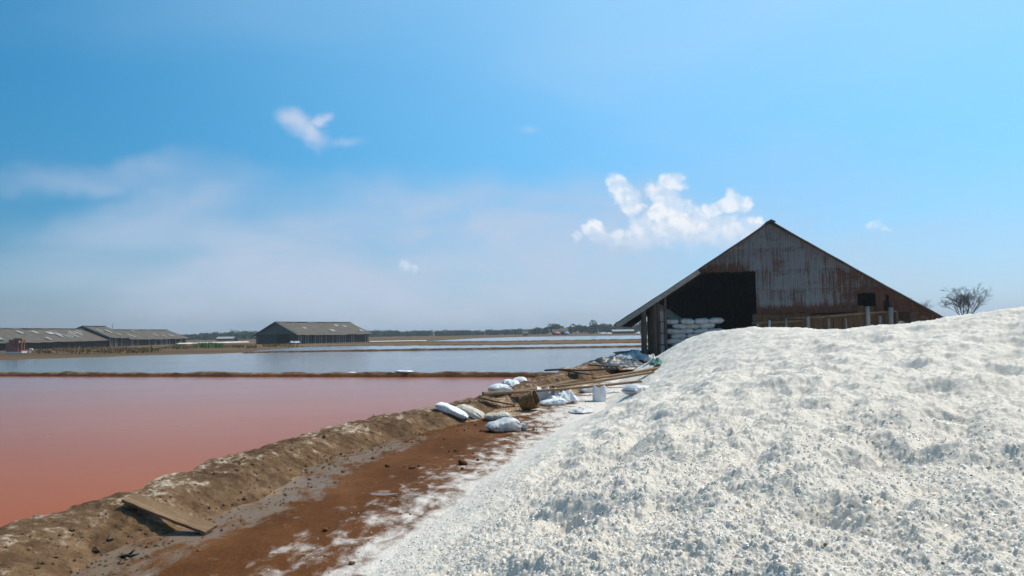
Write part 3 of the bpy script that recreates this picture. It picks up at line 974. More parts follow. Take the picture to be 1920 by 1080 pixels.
# ------------------------------------------------------------------ the salt heap
def build_salt():
    root = empty('salt_heap', (0, 0, 0))
    tag(root, 'huge heap of coarse white sea salt filling the right foreground', 'salt heap')
    t1 = np.radians(np.arange(-30, 40.5, 0.088))
    t2 = np.radians(np.arange(-75, -30, 1.2))
    t3 = np.radians(np.arange(41.5, 100, 1.2))
    th = np.concatenate([t2, t1, t3])
    rr = np.exp(np.concatenate([np.arange(math.log(0.7), math.log(3.0), 0.02), np.arange(math.log(3.0), math.log(6), 0.0023), np.arange(math.log(6), math.log(10), 0.0026),
                                np.arange(math.log(10), math.log(30), 0.0032), np.arange(math.log(30), math.log(46), 0.0090)]))
    T, R_ = np.meshgrid(th, rr, indexing='ij')
    X, Y = R_ * np.sin(T), R_ * np.cos(T)
    Z = salt_z(X, Y)
    ok = Z > ground_z(X, Y) - 0.03
    keep = ok[:-1, :-1] | ok[1:, :-1] | ok[1:, 1:] | ok[:-1, 1:]
    me = gridmesh('salt_body', np.stack([X, Y, Z], -1), keep)
    link('salt_body', me, M['salt'], root)
    # loose crystals and clumps
    rng = np.random.default_rng(5)
    N = 150000
    th = np.radians(rng.uniform(-30, 39, N))
    lr = rng.uniform(math.log(2.6), math.log(11), N)
    r_ = np.exp(lr)
    x, y = r_ * np.sin(th), r_ * np.cos(th)
    z = salt_z(x, y)
    gz_ = ground_z(x, y)
    base = salt_base(x, y)
    edge = (base > -0.30) & (base <= 0.0)
    ok = (z > gz_ - 0.004) | (edge & (rng.uniform(0, 1, N) < 0.10 * np.exp(base / 0.12)))
    clump = fbm(x * 4, y * 4, 2, 91)
    ok &= rng.uniform(0, 1, N) < (0.50 + 0.40 * clump) * (1 - ss(5.5, 11, r_))
    z = np.maximum(z, gz_)
    x, y, z, r_ = x[ok], y[ok], z[ok], r_[ok]
    n = len(x)
    s = (0.0040 + 0.00020 * r_) * np.exp(rng.normal(0, 0.42, n))
    big = rng.uniform(0, 1, n) < 0.004
    s[big] *= 2.4
    print('crystals', n)
    me = bpy.data.meshes.new('salt_crystals')
    me.vertices.add(n)
    me.vertices.foreach_set('co', np.stack([x, y, z - s * 0.1], 1).astype(np.float32).ravel())
    a = me.attributes.new('scl', 'FLOAT', 'POINT')
    a.data.foreach_set('value', s.astype(np.float32))
    a = me.attributes.new('rot', 'FLOAT_VECTOR', 'POINT')
    a.data.foreach_set('vector', rng.uniform(0, 6.28, (n, 3)).astype(np.float32).ravel())
    me.update()
    o = link('salt_crystals', me, None, root)
    o['kind'] = 'stuff'
    ng = bpy.data.node_groups.new('crystal_scatter', 'GeometryNodeTree')
    ng.interface.new_socket('Geometry', in_out='INPUT', socket_type='NodeSocketGeometry')
    ng.interface.new_socket('Geometry', in_out='OUTPUT', socket_type='NodeSocketGeometry')
    gi = ng.nodes.new('NodeGroupInput')
    go = ng.nodes.new('NodeGroupOutput')
    join = ng.nodes.new('GeometryNodeJoinGeometry')
    for k in range(4):
        if k < 1:
            pr = ng.nodes.new('GeometryNodeMeshCube')
            pr.inputs['Size'].default_value = (1.6, 1.4, 1.2)
            out = pr.outputs['Mesh']
        else:
            pr = ng.nodes.new('GeometryNodeMeshIcoSphere')
            pr.inputs['Radius'].default_value = 1.0
            pr.inputs['Subdivisions'].default_value = 2
            out = pr.outputs['Mesh']
        nz = ng.nodes.new('ShaderNodeTexNoise')
        nz.noise_dimensions = '4D'
        nz.inputs['Scale'].default_value = 1.1
        nz.inputs['W'].default_value = k * 7.3
        sub = ng.nodes.new('ShaderNodeVectorMath')
        sub.operation = 'SUBTRACT'
        ng.links.new(nz.outputs['Color'], sub.inputs[0])
        sub.inputs[1].default_value = (.5, .5, .5)
        sc = ng.nodes.new('ShaderNodeVectorMath')
        sc.operation = 'SCALE'
        ng.links.new(sub.outputs[0], sc.inputs[0])
        sc.inputs['Scale'].default_value = 1.9
        sp = ng.nodes.new('GeometryNodeSetPosition')
        ng.links.new(out, sp.inputs['Geometry'])
        ng.links.new(sc.outputs[0], sp.inputs['Offset'])
        sm = ng.nodes.new('GeometryNodeSetMaterial')
        sm.inputs['Material'].default_value = M['crystal']
        ng.links.new(sp.outputs[0], sm.inputs['Geometry'])
        gi2 = ng.nodes.new('GeometryNodeGeometryToInstance')
        ng.links.new(sm.outputs[0], gi2.inputs[0])
        ng.links.new(gi2.outputs[0], join.inputs[0])
    ip = ng.nodes.new('GeometryNodeInstanceOnPoints')
    ng.links.new(gi.outputs[0], ip.inputs['Points'])
    ng.links.new(join.outputs[0], ip.inputs['Instance'])
    ip.inputs['Pick Instance'].default_value = True
    na = ng.nodes.new('GeometryNodeInputNamedAttribute')
    na.data_type = 'FLOAT'
    na.inputs['Name'].default_value = 'scl'
    ng.links.new(na.outputs['Attribute'], ip.inputs['Scale'])
    nb = ng.nodes.new('GeometryNodeInputNamedAttribute')
    nb.data_type = 'FLOAT_VECTOR'
    nb.inputs['Name'].default_value = 'rot'
    ng.links.new(nb.outputs['Attribute'], ip.inputs['Rotation'])
    ri = ng.nodes.new('FunctionNodeRandomValue')
    ri.data_type = 'INT'
    for s_ in ri.inputs:
        if s_.type == 'INT' and s_.name == 'Min':
            s_.default_value = 0
        if s_.type == 'INT' and s_.name == 'Max':
            s_.default_value = 3
    ng.links.new([q for q in ri.outputs if q.type == 'INT'][0], ip.inputs['Instance Index'])
    ng.links.new(ip.outputs[0], go.inputs[0])
    md = o.modifiers.new('scatter', 'NODES')
    md.node_group = ng


build_salt()


# ------------------------------------------------------------------ the big shed
RS = random.Random(11)
TH = math.radians(10.25)
SHED = empty('salt_shed', (13.944, 40.0, 0.0), -TH)
tag(SHED, 'big dark timber and rusty corrugated iron salt shed behind the salt heap', 'shed')
RZ = 7.67
SL = (RZ - 2.28) / 8.42          # slope of the roof


def roofz(x):
    return RZ - abs(x) * SL


def to_world(x, y, z):
    c, s = math.cos(TH), math.sin(TH)
    return (13.944 + c * x + s * y, 40.0 - s * x + c * y, z)


def tin_sheet(x0, x1, z0, z1, y, jag=0.0, jag_top=False, follow=True, name='corrugated_sheet'):
    """corrugated sheet in the gable plane; its top follows the roof"""
    n = max(6, int((x1 - x0) / 0.0225))
    v, f = [], []
    rj = random.Random(int(x0 * 100) * 7 + int(z0 * 10))
    tilt = rj.uniform(-0.006, 0.006)
    jb = [rj.uniform(-1, 1) for _ in range(n + 1)]
    top = []
    for i in range(n + 1):
        x = x0 + (x1 - x0) * i / n
        zt = min(z1, roofz(x) - 0.06) if follow else z1
        top.append(zt)
    cols = []
    for i in range(n + 1):
        x = x0 + (x1 - x0) * i / n
        yy = y + 0.011 * math.sin(2 * math.pi * x / 0.09) + tilt * i / n
        zb = z0 + (jag * jb[i] if jag and not jag_top else 0)
        zt = top[i] + (jag * jb[i] if jag and jag_top else 0)
        if zt < zb + 0.02:
            cols.append(None)
            continue
        cols.append(len(v))
        v += [(x, yy, zb), (x, yy, zt)]
    for i in range(n):
        a, b_ = cols[i], cols[i + 1]
        if a is None or b_ is None:
            continue
        f.append((a, b_, b_ + 1, a + 1))
    if not f:
        return
    me = pymesh(name, v, f, True)
    return link(name, me, M['tin'], SHED)


rows = [(2.73, 4.05), (4.00, 5.11), (5.05, 6.30), (6.24, 7.8)]
step = 0.80
for ri, (z0, z1) in enumerate(rows):
    if ri < 2:
        xs = [-0.83 + step * k for k in range(0, 12)]
    else:
        xs = [-3.86 + step * k + (0.4 if ri == 3 else 0) for k in range(0, 11)]
    for k in range(len(xs) - 1):
        a, b_ = xs[k], xs[k + 1] + 0.05
        yy = -0.012 * (k % 2) - 0.016 * (ri % 2)
        if ri == 0 and a < 5.9 and b_ > 4.1:
            continue                                     # torn bay, built below
        jag = 0.03 if ri == 0 else 0.0
        tin_sheet(a, b_, z0 + (RS.uniform(-0.02, 0.02) if ri else RS.uniform(-.05, .05)), z1, yy, jag * (1 if ri == 0 else 0))
# torn bay with the two holes
tin_sheet(3.97, 4.27, 2.70, 4.05, -0.012, 0.03)
tin_sheet(4.25, 5.18, 3.74, 4.05, 0.0, 0.035)
tin_sheet(5.16, 5.56, 2.60, 4.05, -0.012, 0.04)
tin_sheet(5.54, 5.83, 3.74, 4.05, 0.0, 0.05)
tin_sheet(5.52, 5.66, 3.30, 3.78, 0.012, 0.07)
tin_sheet(5.81, 6.65, 2.74, 4.05, -0.012, 0.03)
tin_sheet(6.60, 7.35, 2.74, 4.05, 0.0, 0.05)
tin_sheet(7.30, 8.2, 2.52, 4.05, -0.012, 0.06)
for sx, x_a, x_b, wd in ((1, 3.3, 8.3, 0.34), (1, 0.12, 3.3, 0.16), (-1, 0.12, 3.9, 0.14)):
    # strip of newer sheet nailed under the verge
    n = 60
    v, f = [], []
    for i in range(n + 1):
        x = sx * (x_a + (x_b - x_a) * i / n)
        v += [(x, -0.045 - 0.006 * math.sin(i * 2.1), roofz(x) - 0.05 - wd), (x, -0.045 - 0.006 * math.sin(i * 2.1), roofz(x) - 0.05)]
        if i:
            k = 2 * i
            f.append((k - 2, k, k + 1, k - 1))
    link('verge_strip', pymesh('verge_strip', v, f), M['paleboard'] if wd > 0.3 and False else M['tin'], SHED)

# roof slopes: corrugated cement sheets
for sx in (-1, 1):
    n = 330
    ys = np.linspace(-0.42, 26, n)
    us = np.linspace(0.0, 8.45, 13)
    U, Yy = np.meshgrid(us, ys, indexing='ij')
    sag = -0.05 * np.sin(U / 8.45 * math.pi) * (0.5 + 0.5 * perlin(U * 0.3, Yy * 0.15, 5 + sx))
    Z = RZ - U * SL + 0.03 * np.sin(Yy * 2 * math.pi / 0.18) + sag + 0.03
    # sheets lap: small step at every row
    Z += 0.025 * (1 - (U % 1.41) / 1.41)
    X = sx * U
    P1 = np.stack([X, Yy, Z], -1)
    me = gridmesh('roof_slope', P1)
    o = link('roof_slope', me, M['roofdark'], SHED)
    so = o.modifiers.new('thickness', 'SOLIDIFY')
    so.thickness = 0.03
    so.offset = -1 if sx > 0 else 1
MB().add([], []) if False else None
rc = MB()
rc.beam((-0.12, -0.46, RZ + 0.02), (-0.12, 26, RZ + 0.02), 0.28, 0.03, up=(-0.5, 0, 1))
rc.beam((0.12, -0.46, RZ + 0.035), (0.12, 26, RZ + 0.035), 0.28, 0.03, up=(0.5, 0, 1))
rc.build('ridge_cap', M['roofdark'], SHED)
# bargeboard on the low western verge, rafters and purlins under the roof
mb = MB()
mb.beam((-8.30, -0.40, roofz(8.30) - 0.16), (-3.80, -0.40, roofz(3.80) - 0.14), 0.035, 0.26, up=(0, 0, 1))
mb.build('bargeboard', M['greyboard'], SHED)
for sx in (-1, 1):
    for yy in (0.12, 5.0, 10.0, 15.0, 20.0, 25.8):
        MB().beam((sx * 0.05, yy, roofz(0.05) - 0.16), (sx * 8.2, yy, roofz(8.2) - 0.16), 0.09, 0.16).build('rafter', M['post'], SHED)
for x in (-7.4, -5.2, 5.2, 7.4):
    MB().beam((x, -0.3, roofz(x) - 0.04), (x, 26, roofz(x) - 0.04), 0.07, 0.07).build('purlin', M['post'], SHED)


def post(x, y, z0, z1, r_, mat='post', name='post', lean=0.0):
    z1 = min(z1, roofz(x) - 0.1)
    k = 5
    pts = [(x + lean * i / k + RS.uniform(-.012, .012), y + RS.uniform(-.012, .012), z0 + (z1 - z0) * i / k) for i in range(k + 1)]
    return MB().tube(pts, [r_ * RS.uniform(0.9, 1.08) for _ in pts], 9).build(name, M[mat], SHED, True)


# posts of the western aisle
for x, y, r_, ln in [(-6.82, -0.15, 0.16, 0.0), (-6.45, 0.25, 0.09, 0.05), (-6.23, 0.1, 0.20, 0.02), (-5.98, -0.05, 0.075, -0.03), (-5.66, -0.08, 0.075, 0.02), (-6.35, 2.2, 0.11, 0.0), (-6.4, 4.2, 0.1, 0),
                     (-6.5, 6.5, 0.1, 0), (-6.55, 9, 0.1, 0)]:
    post(x, y, 0.05, 9, r_, lean=ln)
# pale panels tied between the two thin posts
for z in (0.55, 1.18, 1.80, 2.42):
    MB().box(-5.945, -5.735, -0.04, 0.0, z, z + 0.57).build('pale_panel', M['paleboard'], SHED)
for z in (1.13, 1.76, 2.38):
    MB().box(-6.05, -5.60, -0.145, -0.12, z, z + 0.05).build('tie_strap', M['black'], SHED)
# boards of the western inner wall, running back
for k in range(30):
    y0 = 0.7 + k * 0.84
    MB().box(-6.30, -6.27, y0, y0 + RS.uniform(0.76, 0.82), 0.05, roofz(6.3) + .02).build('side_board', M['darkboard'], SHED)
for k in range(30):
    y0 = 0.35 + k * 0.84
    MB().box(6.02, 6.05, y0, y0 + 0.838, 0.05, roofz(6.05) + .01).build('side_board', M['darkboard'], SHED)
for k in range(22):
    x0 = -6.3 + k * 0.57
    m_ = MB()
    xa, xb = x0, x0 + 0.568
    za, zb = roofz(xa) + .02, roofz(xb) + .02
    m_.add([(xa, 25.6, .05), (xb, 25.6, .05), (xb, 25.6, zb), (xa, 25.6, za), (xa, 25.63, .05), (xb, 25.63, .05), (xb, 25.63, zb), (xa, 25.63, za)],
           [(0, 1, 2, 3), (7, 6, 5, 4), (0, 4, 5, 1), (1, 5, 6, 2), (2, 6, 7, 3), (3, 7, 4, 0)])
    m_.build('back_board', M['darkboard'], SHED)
# front boards below the iron
x = -0.95
while x < 5.75:
    w_ = RS.uniform(0.40, 0.62)
    tp = RS.uniform(2.66, 2.78) if not (4.0 < x < 5.2) else RS.uniform(3.02, 3.10)
    MB().box(x, x + w_ - 0.03, 0.17 + RS.uniform(0, .04), 0.215, 0.05, tp).build('front_board', M['board'], SHED)
    x += w_
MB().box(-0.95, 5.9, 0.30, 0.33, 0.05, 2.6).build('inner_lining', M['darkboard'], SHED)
# rails and stub posts
MB().tube([(-1.12, -0.08, 2.27), (0.2, -0.08, 2.29), (1.5, -0.08, 2.33)], [0.05, 0.055, 0.05], 8).build('rail', M['plank'], SHED, True)
MB().tube([(0.6, -0.17, 2.50), (2.4, -0.17, 2.52), (4.2, -0.17, 2.66), (6.1, -0.17, 2.76)], [0.05, 0.06, 0.06, 0.055], 8).build('rail', M['plank'], SHED, True)
for x, zt, r_, mt in [(-0.83, 2.22, .06, 'paleboard'), (-0.28, 2.40, .07, 'paleboard'), (0.62, 2.45, .05, 'greyboard'), (1.68, 2.56, .085, 'paleboard'), (2.75, 2.45, .06, 'greyboard'), (3.62, 2.42, .055, 'greyboard'),
                      (4.66, 3.02, .10, 'paleboard'), (5.77, 2.95, .13, 'greyboard'), (5.25, 2.5, .06, 'greyboard')]:
    post(x, -0.3, 0.05, zt, r_, mt, 'stub_post', RS.uniform(-.04, .04))
MB().box(-1.05, -0.84, 0.02, 0.06, 0.05, 2.72).build('door_jamb', M['darkboard'], SHED)
# eastern open aisle
for x, y, r_ in [(6.15, 0.1, .10), (6.95, 0.3, .17), (7.25, 2.0, .05), (7.35, 6.0, .07), (7.4, 10, .07), (7.4, 14, .07), (7.75, 18, .07)]:
    post(x, y, 0.05, 9, r_, lean=0.05)
for k, (x0, x1) in enumerate([(6.35, 6.8), (6.9, 7.35), (7.4, 7.7), (7.7, 8.0)]):
    MB().beam((x0, 0.3, roofz(x0) - 0.42), (x1, 0.3, roofz(x1) - 0.30), 0.03, 0.24).build('eave_board', M['board'], SHED)


# ------------------------------------------------------------------ sacks
def sack_mesh(name, L=0.72, W_=0.40, Hh=0.20, seed=0, bend=0.0, tie=True, sag=0.25, lump=0.03):
    """a filled sack lying along +x, resting on z=0; far end gathered and tied"""
    nu, nv = 48, 36
    t = np.linspace(0, 1, nu)
    ang = np.linspace(0, 2 * math.pi, nv, endpoint=False)
    if tie:
        prof = np.interp(t, [0, .02, .06, .14, .3, .55, .72, .82, .87, .90, .95, 1.0], [.04, .22, .50, .80, 1.0, 1.0, .90, .66, .34, .26, .40, .42])
        wide = np.interp(t, [0, .02, .06, .14, .3, .55, .72, .82, .87, .90, .95, 1.0], [.80, .90, .97, 1.0, 1.0, 1.0, .92, .68, .34, .24, .46, .58])
    else:
        prof = np.interp(t, [0, .02, .06, .14, .3, .5, .7, .86, .94, .98, 1.0], [.04, .22, .52, .84, 1, .95, 1, .84, .52, .22, .04])
        wide = np.interp(t, [0, .02, .06, .14, .3, .5, .7, .86, .94, .98, 1.0], [.84, .92, .97, 1, 1, .98, 1, 1, .97, .92, .84])
    T, A = np.meshgrid(t, ang, indexing='ij')
    ca, sa = np.cos(A), np.sin(A)
    e = 0.75
    cx = np.sign(ca) * np.abs(ca) ** e
    sz = np.sign(sa) * np.abs(sa) ** 0.9
    n1 = fbm(T * 4 + seed * 3.1, ca * 1.2 + seed, 3, seed) + fbm(T * 3 + 9 + seed, sa * 1.4 - seed, 3, seed + 5)
    fold = np.sin(A * 9 + seed) * np.interp(T, [0, .6, .84, 1], [0.03, 0.04, .26, .4]) if tie else np.sin(A * 7 + seed) * (np.interp(T, [0, .1, .9, 1], [.12, .01, .01, .12]))
    crease = np.abs(fbm(T * 7 + 1.7 * ca + seed, sa * 2.2 + T * 3, 3, seed + 40))
    rad = 1 + lump * 2.6 * n1 + fold * 0.7 - 0.10 * np.exp(-(crease / 0.08) ** 2)
    Y = cx * wide[:, None] * W_ / 2 * rad
    mid = Hh * 0.5
    Z = mid + sz * prof[:, None] * Hh / 2 * rad
    low = Z < mid
    Z = np.where(low, mid - (mid - Z) * 0.95, Z)
    if tie:
        Z = Z - (0.22 * Hh) * ss(.6, .95, T)
    Z = np.maximum(Z, 0.004 + 0.01 * np.abs(ca))
    X = (T - 0.5) * L
    Y = Y + bend * np.sin(T * math.pi) * L
    Z = Z + sag * Hh * 0.3 * np.sin(T * 5 + seed)* (~low)
    pts = np.stack([X, Y, Z], -1).transpose(1, 0, 2)[::-1]
    return gridmesh(name, np.ascontiguousarray(pts), wrap=True)


SACK_ROOTS = []


def sack(label, loc, rz, L=0.72, W_=0.4, Hh=0.2, seed=0, mat='sack', bend=0.0, tie=True, pitch=0.0, group='filled salt sacks lying by the bund', string='string', roll=0.0, cat='sack'):
    o = empty('salt_sack', [float(v) for v in loc], 0)
    o.rotation_euler = (roll, pitch, rz)
    tag(o, label, cat, group)
    link('sack_body', sack_mesh('sack_body', L, W_, Hh, seed, bend, tie), M[mat], o)
    if tie:
        mb_ = MB()
        xk = (0.885 - 0.5) * L
        zk = Hh * 0.5 - 0.2 * Hh
        pts = [(xk, 0.17 * W_ * math.cos(a), zk + 0.17 * Hh * math.sin(a)) for a in np.linspace(0, 2 * math.pi, 13)]
        mb_.tube(pts, 0.018, 6)
        mb_.tube([(xk, 0.17 * W_, zk), (xk + 0.06, 0.22 * W_, 0.02), (xk + 0.12, 0.16 * W_, 0.012)], 0.014, 5)
        mb_.build('tie_string', M[string], o, True)
    return o


# the stacked sacks inside the doorway
zrow = 0.05
row_i = 0
k_s = 0
meshes = [sack_mesh('sack_body', 0.80, 0.46, 0.31, 30 + i, 0.0, False, 0.12, 0.02) for i in range(5)]
NAMES_R = ['lowest', 'second', 'third', 'fourth', 'fifth', 'sixth', 'seventh', 'top']
ORD = ['top', 'second', 'third', 'fourth', 'fifth', 'sixth', 'seventh']
ORX = ['leftmost', 'second from the left', 'third from the left', 'fourth from the left']
for row_i in range(2, 9):
    z = 0.05 + row_i * 0.275
    lim = -5.7 + (z + 0.3 - .7) * 1.62 + 0.35
    for j in range(4):
        x = -5.25 + j * 0.79 + (0.36 if row_i % 2 else 0.0) + RS.uniform(-.05, .05)
        if x > -2.6 or x - 0.38 > lim:
            continue
        o = empty('salt_sack', to_world(x, 1.2 + RS.uniform(-.15, .12), z + RS.uniform(-.02, .02)))
        o.rotation_euler = (RS.uniform(-.05, .05), RS.uniform(-.06, .06), -TH + RS.uniform(-.12, .12) + (math.pi if RS.random() < .5 else 0))
        o.scale = (RS.uniform(1.0, 1.12), 1.1, RS.uniform(1.02, 1.2))
        tag(o, 'white sack in the shed doorway stack, %s row from the top, %s' % (ORD[8 - row_i], ORX[j]) if row_i < 8 else 'white sack in the shed doorway stack, top row, %s' % ORX[j], 'sack', 'sacks stacked inside the shed doorway')
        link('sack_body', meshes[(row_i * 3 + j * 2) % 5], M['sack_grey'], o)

# loose salt heaped behind the sacks
uu, vv = np.meshgrid(np.linspace(-6.2, 0.5, 70), np.linspace(1.7, 9, 70), indexing='ij')
hz_ = 3.55 - 0.62 * np.sqrt((uu + 5.9) ** 2 * 1.3 + (vv - 3.6) ** 2 * 0.5) + 0.05 * fbm(uu * 3, vv * 3, 3, 8)
hz_ = np.maximum(hz_, -0.2)
pw = np.stack([13.944 + math.cos(TH) * uu + math.sin(TH) * vv, 40 - math.sin(TH) * uu + math.cos(TH) * vv, hz_], -1)
tag(link('indoor_salt_heap', gridmesh('indoor_salt_heap', pw), M['salt']), 'grey shaded salt heap inside the shed behind the stacked sacks', 'salt heap')

# ------------------------------------------------------------------ heights of what things stand on
_bv = []
for o in bpy.data.objects:
    if o.name.split('.')[0] in ('near_bund', 'bank', 'cross_bund'):
        a_ = np.empty(len(o.data.vertices) * 3, np.float32)
        o.data.vertices.foreach_get('co', a_)
        _bv.append(a_.reshape(-1, 3))
_bv = np.concatenate(_bv)


_gx0, _gy0, _gs = -7.0, 3.0, 0.06
_gX, _gY = np.meshgrid(_gx0 + _gs * np.arange(330), _gy0 + _gs * np.arange(760), indexing='ij')
_H = np.maximum(ground_z(_gX, _gY), salt_z(_gX, _gY, False))
_ii = np.round((_bv[:, 0] - _gx0) / _gs).astype(int)
_jj = np.round((_bv[:, 1] - _gy0) / _gs).astype(int)
_in = (_ii >= 0) & (_ii < 330) & (_jj >= 0) & (_jj < 760)
np.maximum.at(_H, (_ii[_in], _jj[_in]), _bv[_in, 2])
for _k in range(2):        # close the small gaps between the bund's vertices
    _P = np.pad(_H, 1, mode='edge')
    _m = np.sort(np.stack([_P[:-2, 1:-1], _P[2:, 1:-1], _P[1:-1, :-2], _P[1:-1, 2:]]), 0)[2]
    _H = np.maximum(_H, np.where(_m - _H > 0.03, _m, _H))


def surf(x, y):
    i, j = int(round((x - _gx0) / _gs)), int(round((y - _gy0) / _gs))
    if 0 <= i < 330 and 0 <= j < 760:
        return float(_H[i, j])
    d2 = (_bv[:, 0] - x) ** 2 + (_bv[:, 1] - y) ** 2
    k = int(np.argmin(d2))
    z = float(ground_z(np.array([x]), np.array([y]))[0])
    return max(z, float(_bv[k, 2])) if d2[k] < 0.1 else z


def place(px, py, lift=0.0):
    """first point of the ground, bund or salt met by the line of sight through (px, py)"""
    d = ray(px, py)
    d = d / d[1]
    Y = 4.0
    while Y < 420:
        q = _C + d * Y
        if q[2] <= surf(q[0], q[1]):
            break
        Y *= 1.004
    q = _C + d * Y
    return np.array([q[0], q[1], surf(q[0], q[1]) + lift])


def sack2(label, a, b_, **kw):
    A, B = place(*a), place(*b_)
    mid = (A + B) / 2
    d = B - A
    h = math.hypot(d[0], d[1])
    sink = kw.pop('sink', 0.03)
    lift = kw.pop('lift', 0.0)
    zc = surf(mid[0], mid[1])
    pitch = kw.pop('pitch', -math.atan2(d[2], max(h, 0.2)))
    return sack(label, (mid[0], mid[1], zc - sink + lift), math.atan2(d[1], d[0]), pitch=pitch, **kw)


sack2('clean white sack lying down the bund slope, leftmost of all the sacks', (826, 770), (862, 784), L=0.78, W_=0.42, Hh=0.22, seed=1, bend=0.06, tie=False, lift=0.0, sink=0.05, pitch=0.36)
sack2('muddy white sack with a gathered end, second from the left on the bund', (862, 770), (906, 784), L=0.80, W_=0.42, Hh=0.25, seed=2, mat='sack_dirty', lift=0.0, sink=0.05, pitch=0.30)
sack2('flat stained beige sack lying just behind the grey tied sack', (908, 788), (957, 787), L=0.60, W_=0.38, Hh=0.20, seed=3, mat='sack_dirty', tie=False)
sack2('grey-white sack tied with pink string, nearest of the sacks on the red mud', (916, 811), (982, 806), L=0.80, W_=0.46, Hh=0.29, seed=4, mat='sack_grey')
sack2('smooth white sack arched on the left of the pile by the pink pond', (911, 738), (952, 731), L=0.74, W_=0.40, Hh=0.27, seed=5, bend=0.05, tie=False, lift=0.13, group='pile of white sacks on the bank')
sack2('white tied sack lowest in the pile by the pink pond', (920, 742), (962, 742), L=0.72, W_=0.40, Hh=0.24, seed=6, group='pile of white sacks on the bank')
sack2('crumpled white sack with tied neck in the middle of the bank pile', (944, 727), (984, 731), L=0.76, W_=0.46, Hh=0.34, seed=7, lift=0.06, group='pile of white sacks on the bank')
sack2('puffy white sack in the middle of the bank pile behind the arched one', (940, 724), (972, 726), L=0.66, W_=0.42, Hh=0.30, seed=8, tie=False, lift=0.10, group='pile of white sacks on the bank')
sack2('large white sack farthest back on the bank pile against the pond', (957, 720), (995, 722), L=0.86, W_=0.46, Hh=0.36, seed=9, tie=False, lift=0.08, group='pile of white sacks on the bank')
sack2('white sack lying flat in front of the left upright sack', (1014, 761), (1060, 759), L=0.72, W_=0.34, Hh=0.20, seed=10, tie=False, group='white sacks near the planks')
sack2('crumpled half empty white sack tied at its right end beside the basket', (1032, 757), (1076, 755), L=0.78, W_=0.50, Hh=0.26, seed=11, lump=0.0) if False else None
sack2('white sack half hidden under the long plank', (1090, 736), (1116, 735), L=0.62, W_=0.4, Hh=0.24, seed=12, tie=False, group='white sacks near the planks')
sack2('white plastic sack slumped against the foot of the salt heap', (1186, 742), (1208, 726), L=0.85, W_=0.5, Hh=0.28, seed=13, sink=0.10, tie=False, mat='sack_grey', group='white sacks near the planks', pitch=0.0)
sack2('small white sack sitting on the dark cross bund right of the lone far shed', (744, 699), (772, 699), L=0.8, W_=0.45, Hh=0.12, seed=14, tie=False, group='white sacks on the cross bund')
sack2('tiny white scrap of sacking on the cross bund below the lone far shed', (655, 699), (664, 699), L=0.3, W_=0.3, Hh=0.09, seed=15, tie=False, group='white sacks on the cross bund')


def upright_sack(label, px, py, h, w, seed, mat='sack'):
    p = place(px, py)
    o = empty('upright_sack', p - np.array([0, 0, 0.02]), RS.uniform(-.3, .3))
    tag(o, label, 'sack', 'white sacks near the planks')
    nu, nv = 40, 16
    a = np.linspace(0, 2 * math.pi, nu, endpoint=False)
    t = np.linspace(0, 1, nv)
    A, T = np.meshgrid(a, t, indexing='ij')
    r_ = w / 2 * (0.97 + 0.04 * np.sin(T * 3)) * (1 + 0.05 * fbm(np.cos(A) * 2 + seed, T * 2 + np.sin(A), 3, seed))
    sq = 1 / np.maximum(np.abs(np.cos(A)), np.abs(np.sin(A))) ** 0.45
    X = r_ * sq * np.cos(A)
    Y = 0.8 * r_ * sq * np.sin(A)
    rim = 0.06 * np.sin(A * 2 + seed) + 0.05 * fbm(np.cos(A) * 3, np.sin(A) * 3 + seed, 2, seed + 3)
    Z = T * (h + rim * T)
    inw = ss(0.8, 1.0, T) * 0.12
    link('sack_body', gridmesh('sack_body', np.stack([X * (1 - inw), Y * (1 - inw), Z], -1), wrap=True), M[mat], o)
    # folded mouth
    T2 = np.linspace(0, 1, 6)
    A2, Tm = np.meshgrid(a, T2, indexing='ij')
    X2 = X[:, -1:] * (0.86 - 0.5 * Tm)
    Y2 = Y[:, -1:] * (0.86 - 0.5 * Tm)
    Z2 = Z[:, -1:] - 0.01 - 0.10 * Tm + 0.03 * fbm(X2 * 14, Y2 * 14, 2, seed + 9) * Tm
    link('sack_mouth', gridmesh('sack_mouth', np.stack([X2, Y2, Z2], -1), wrap=True), M[mat], o)
    fl = MB()
    fl.add([(0.02, -w * .42, h * 0.98), (0.12, -w * .40, h * 1.0), (0.07, -w * .47, h * 0.80)], [(0, 1, 2), (0, 2, 1)])
    fl.build('torn_flap', M[mat], o)
    return o


upright_sack('white sack standing upright beside the tipped basket', 1018, 757, 0.42, 0.36, 3)
upright_sack('white sack standing upright alone, right of the other sacks', 1124, 753, 0.42, 0.36, 8)


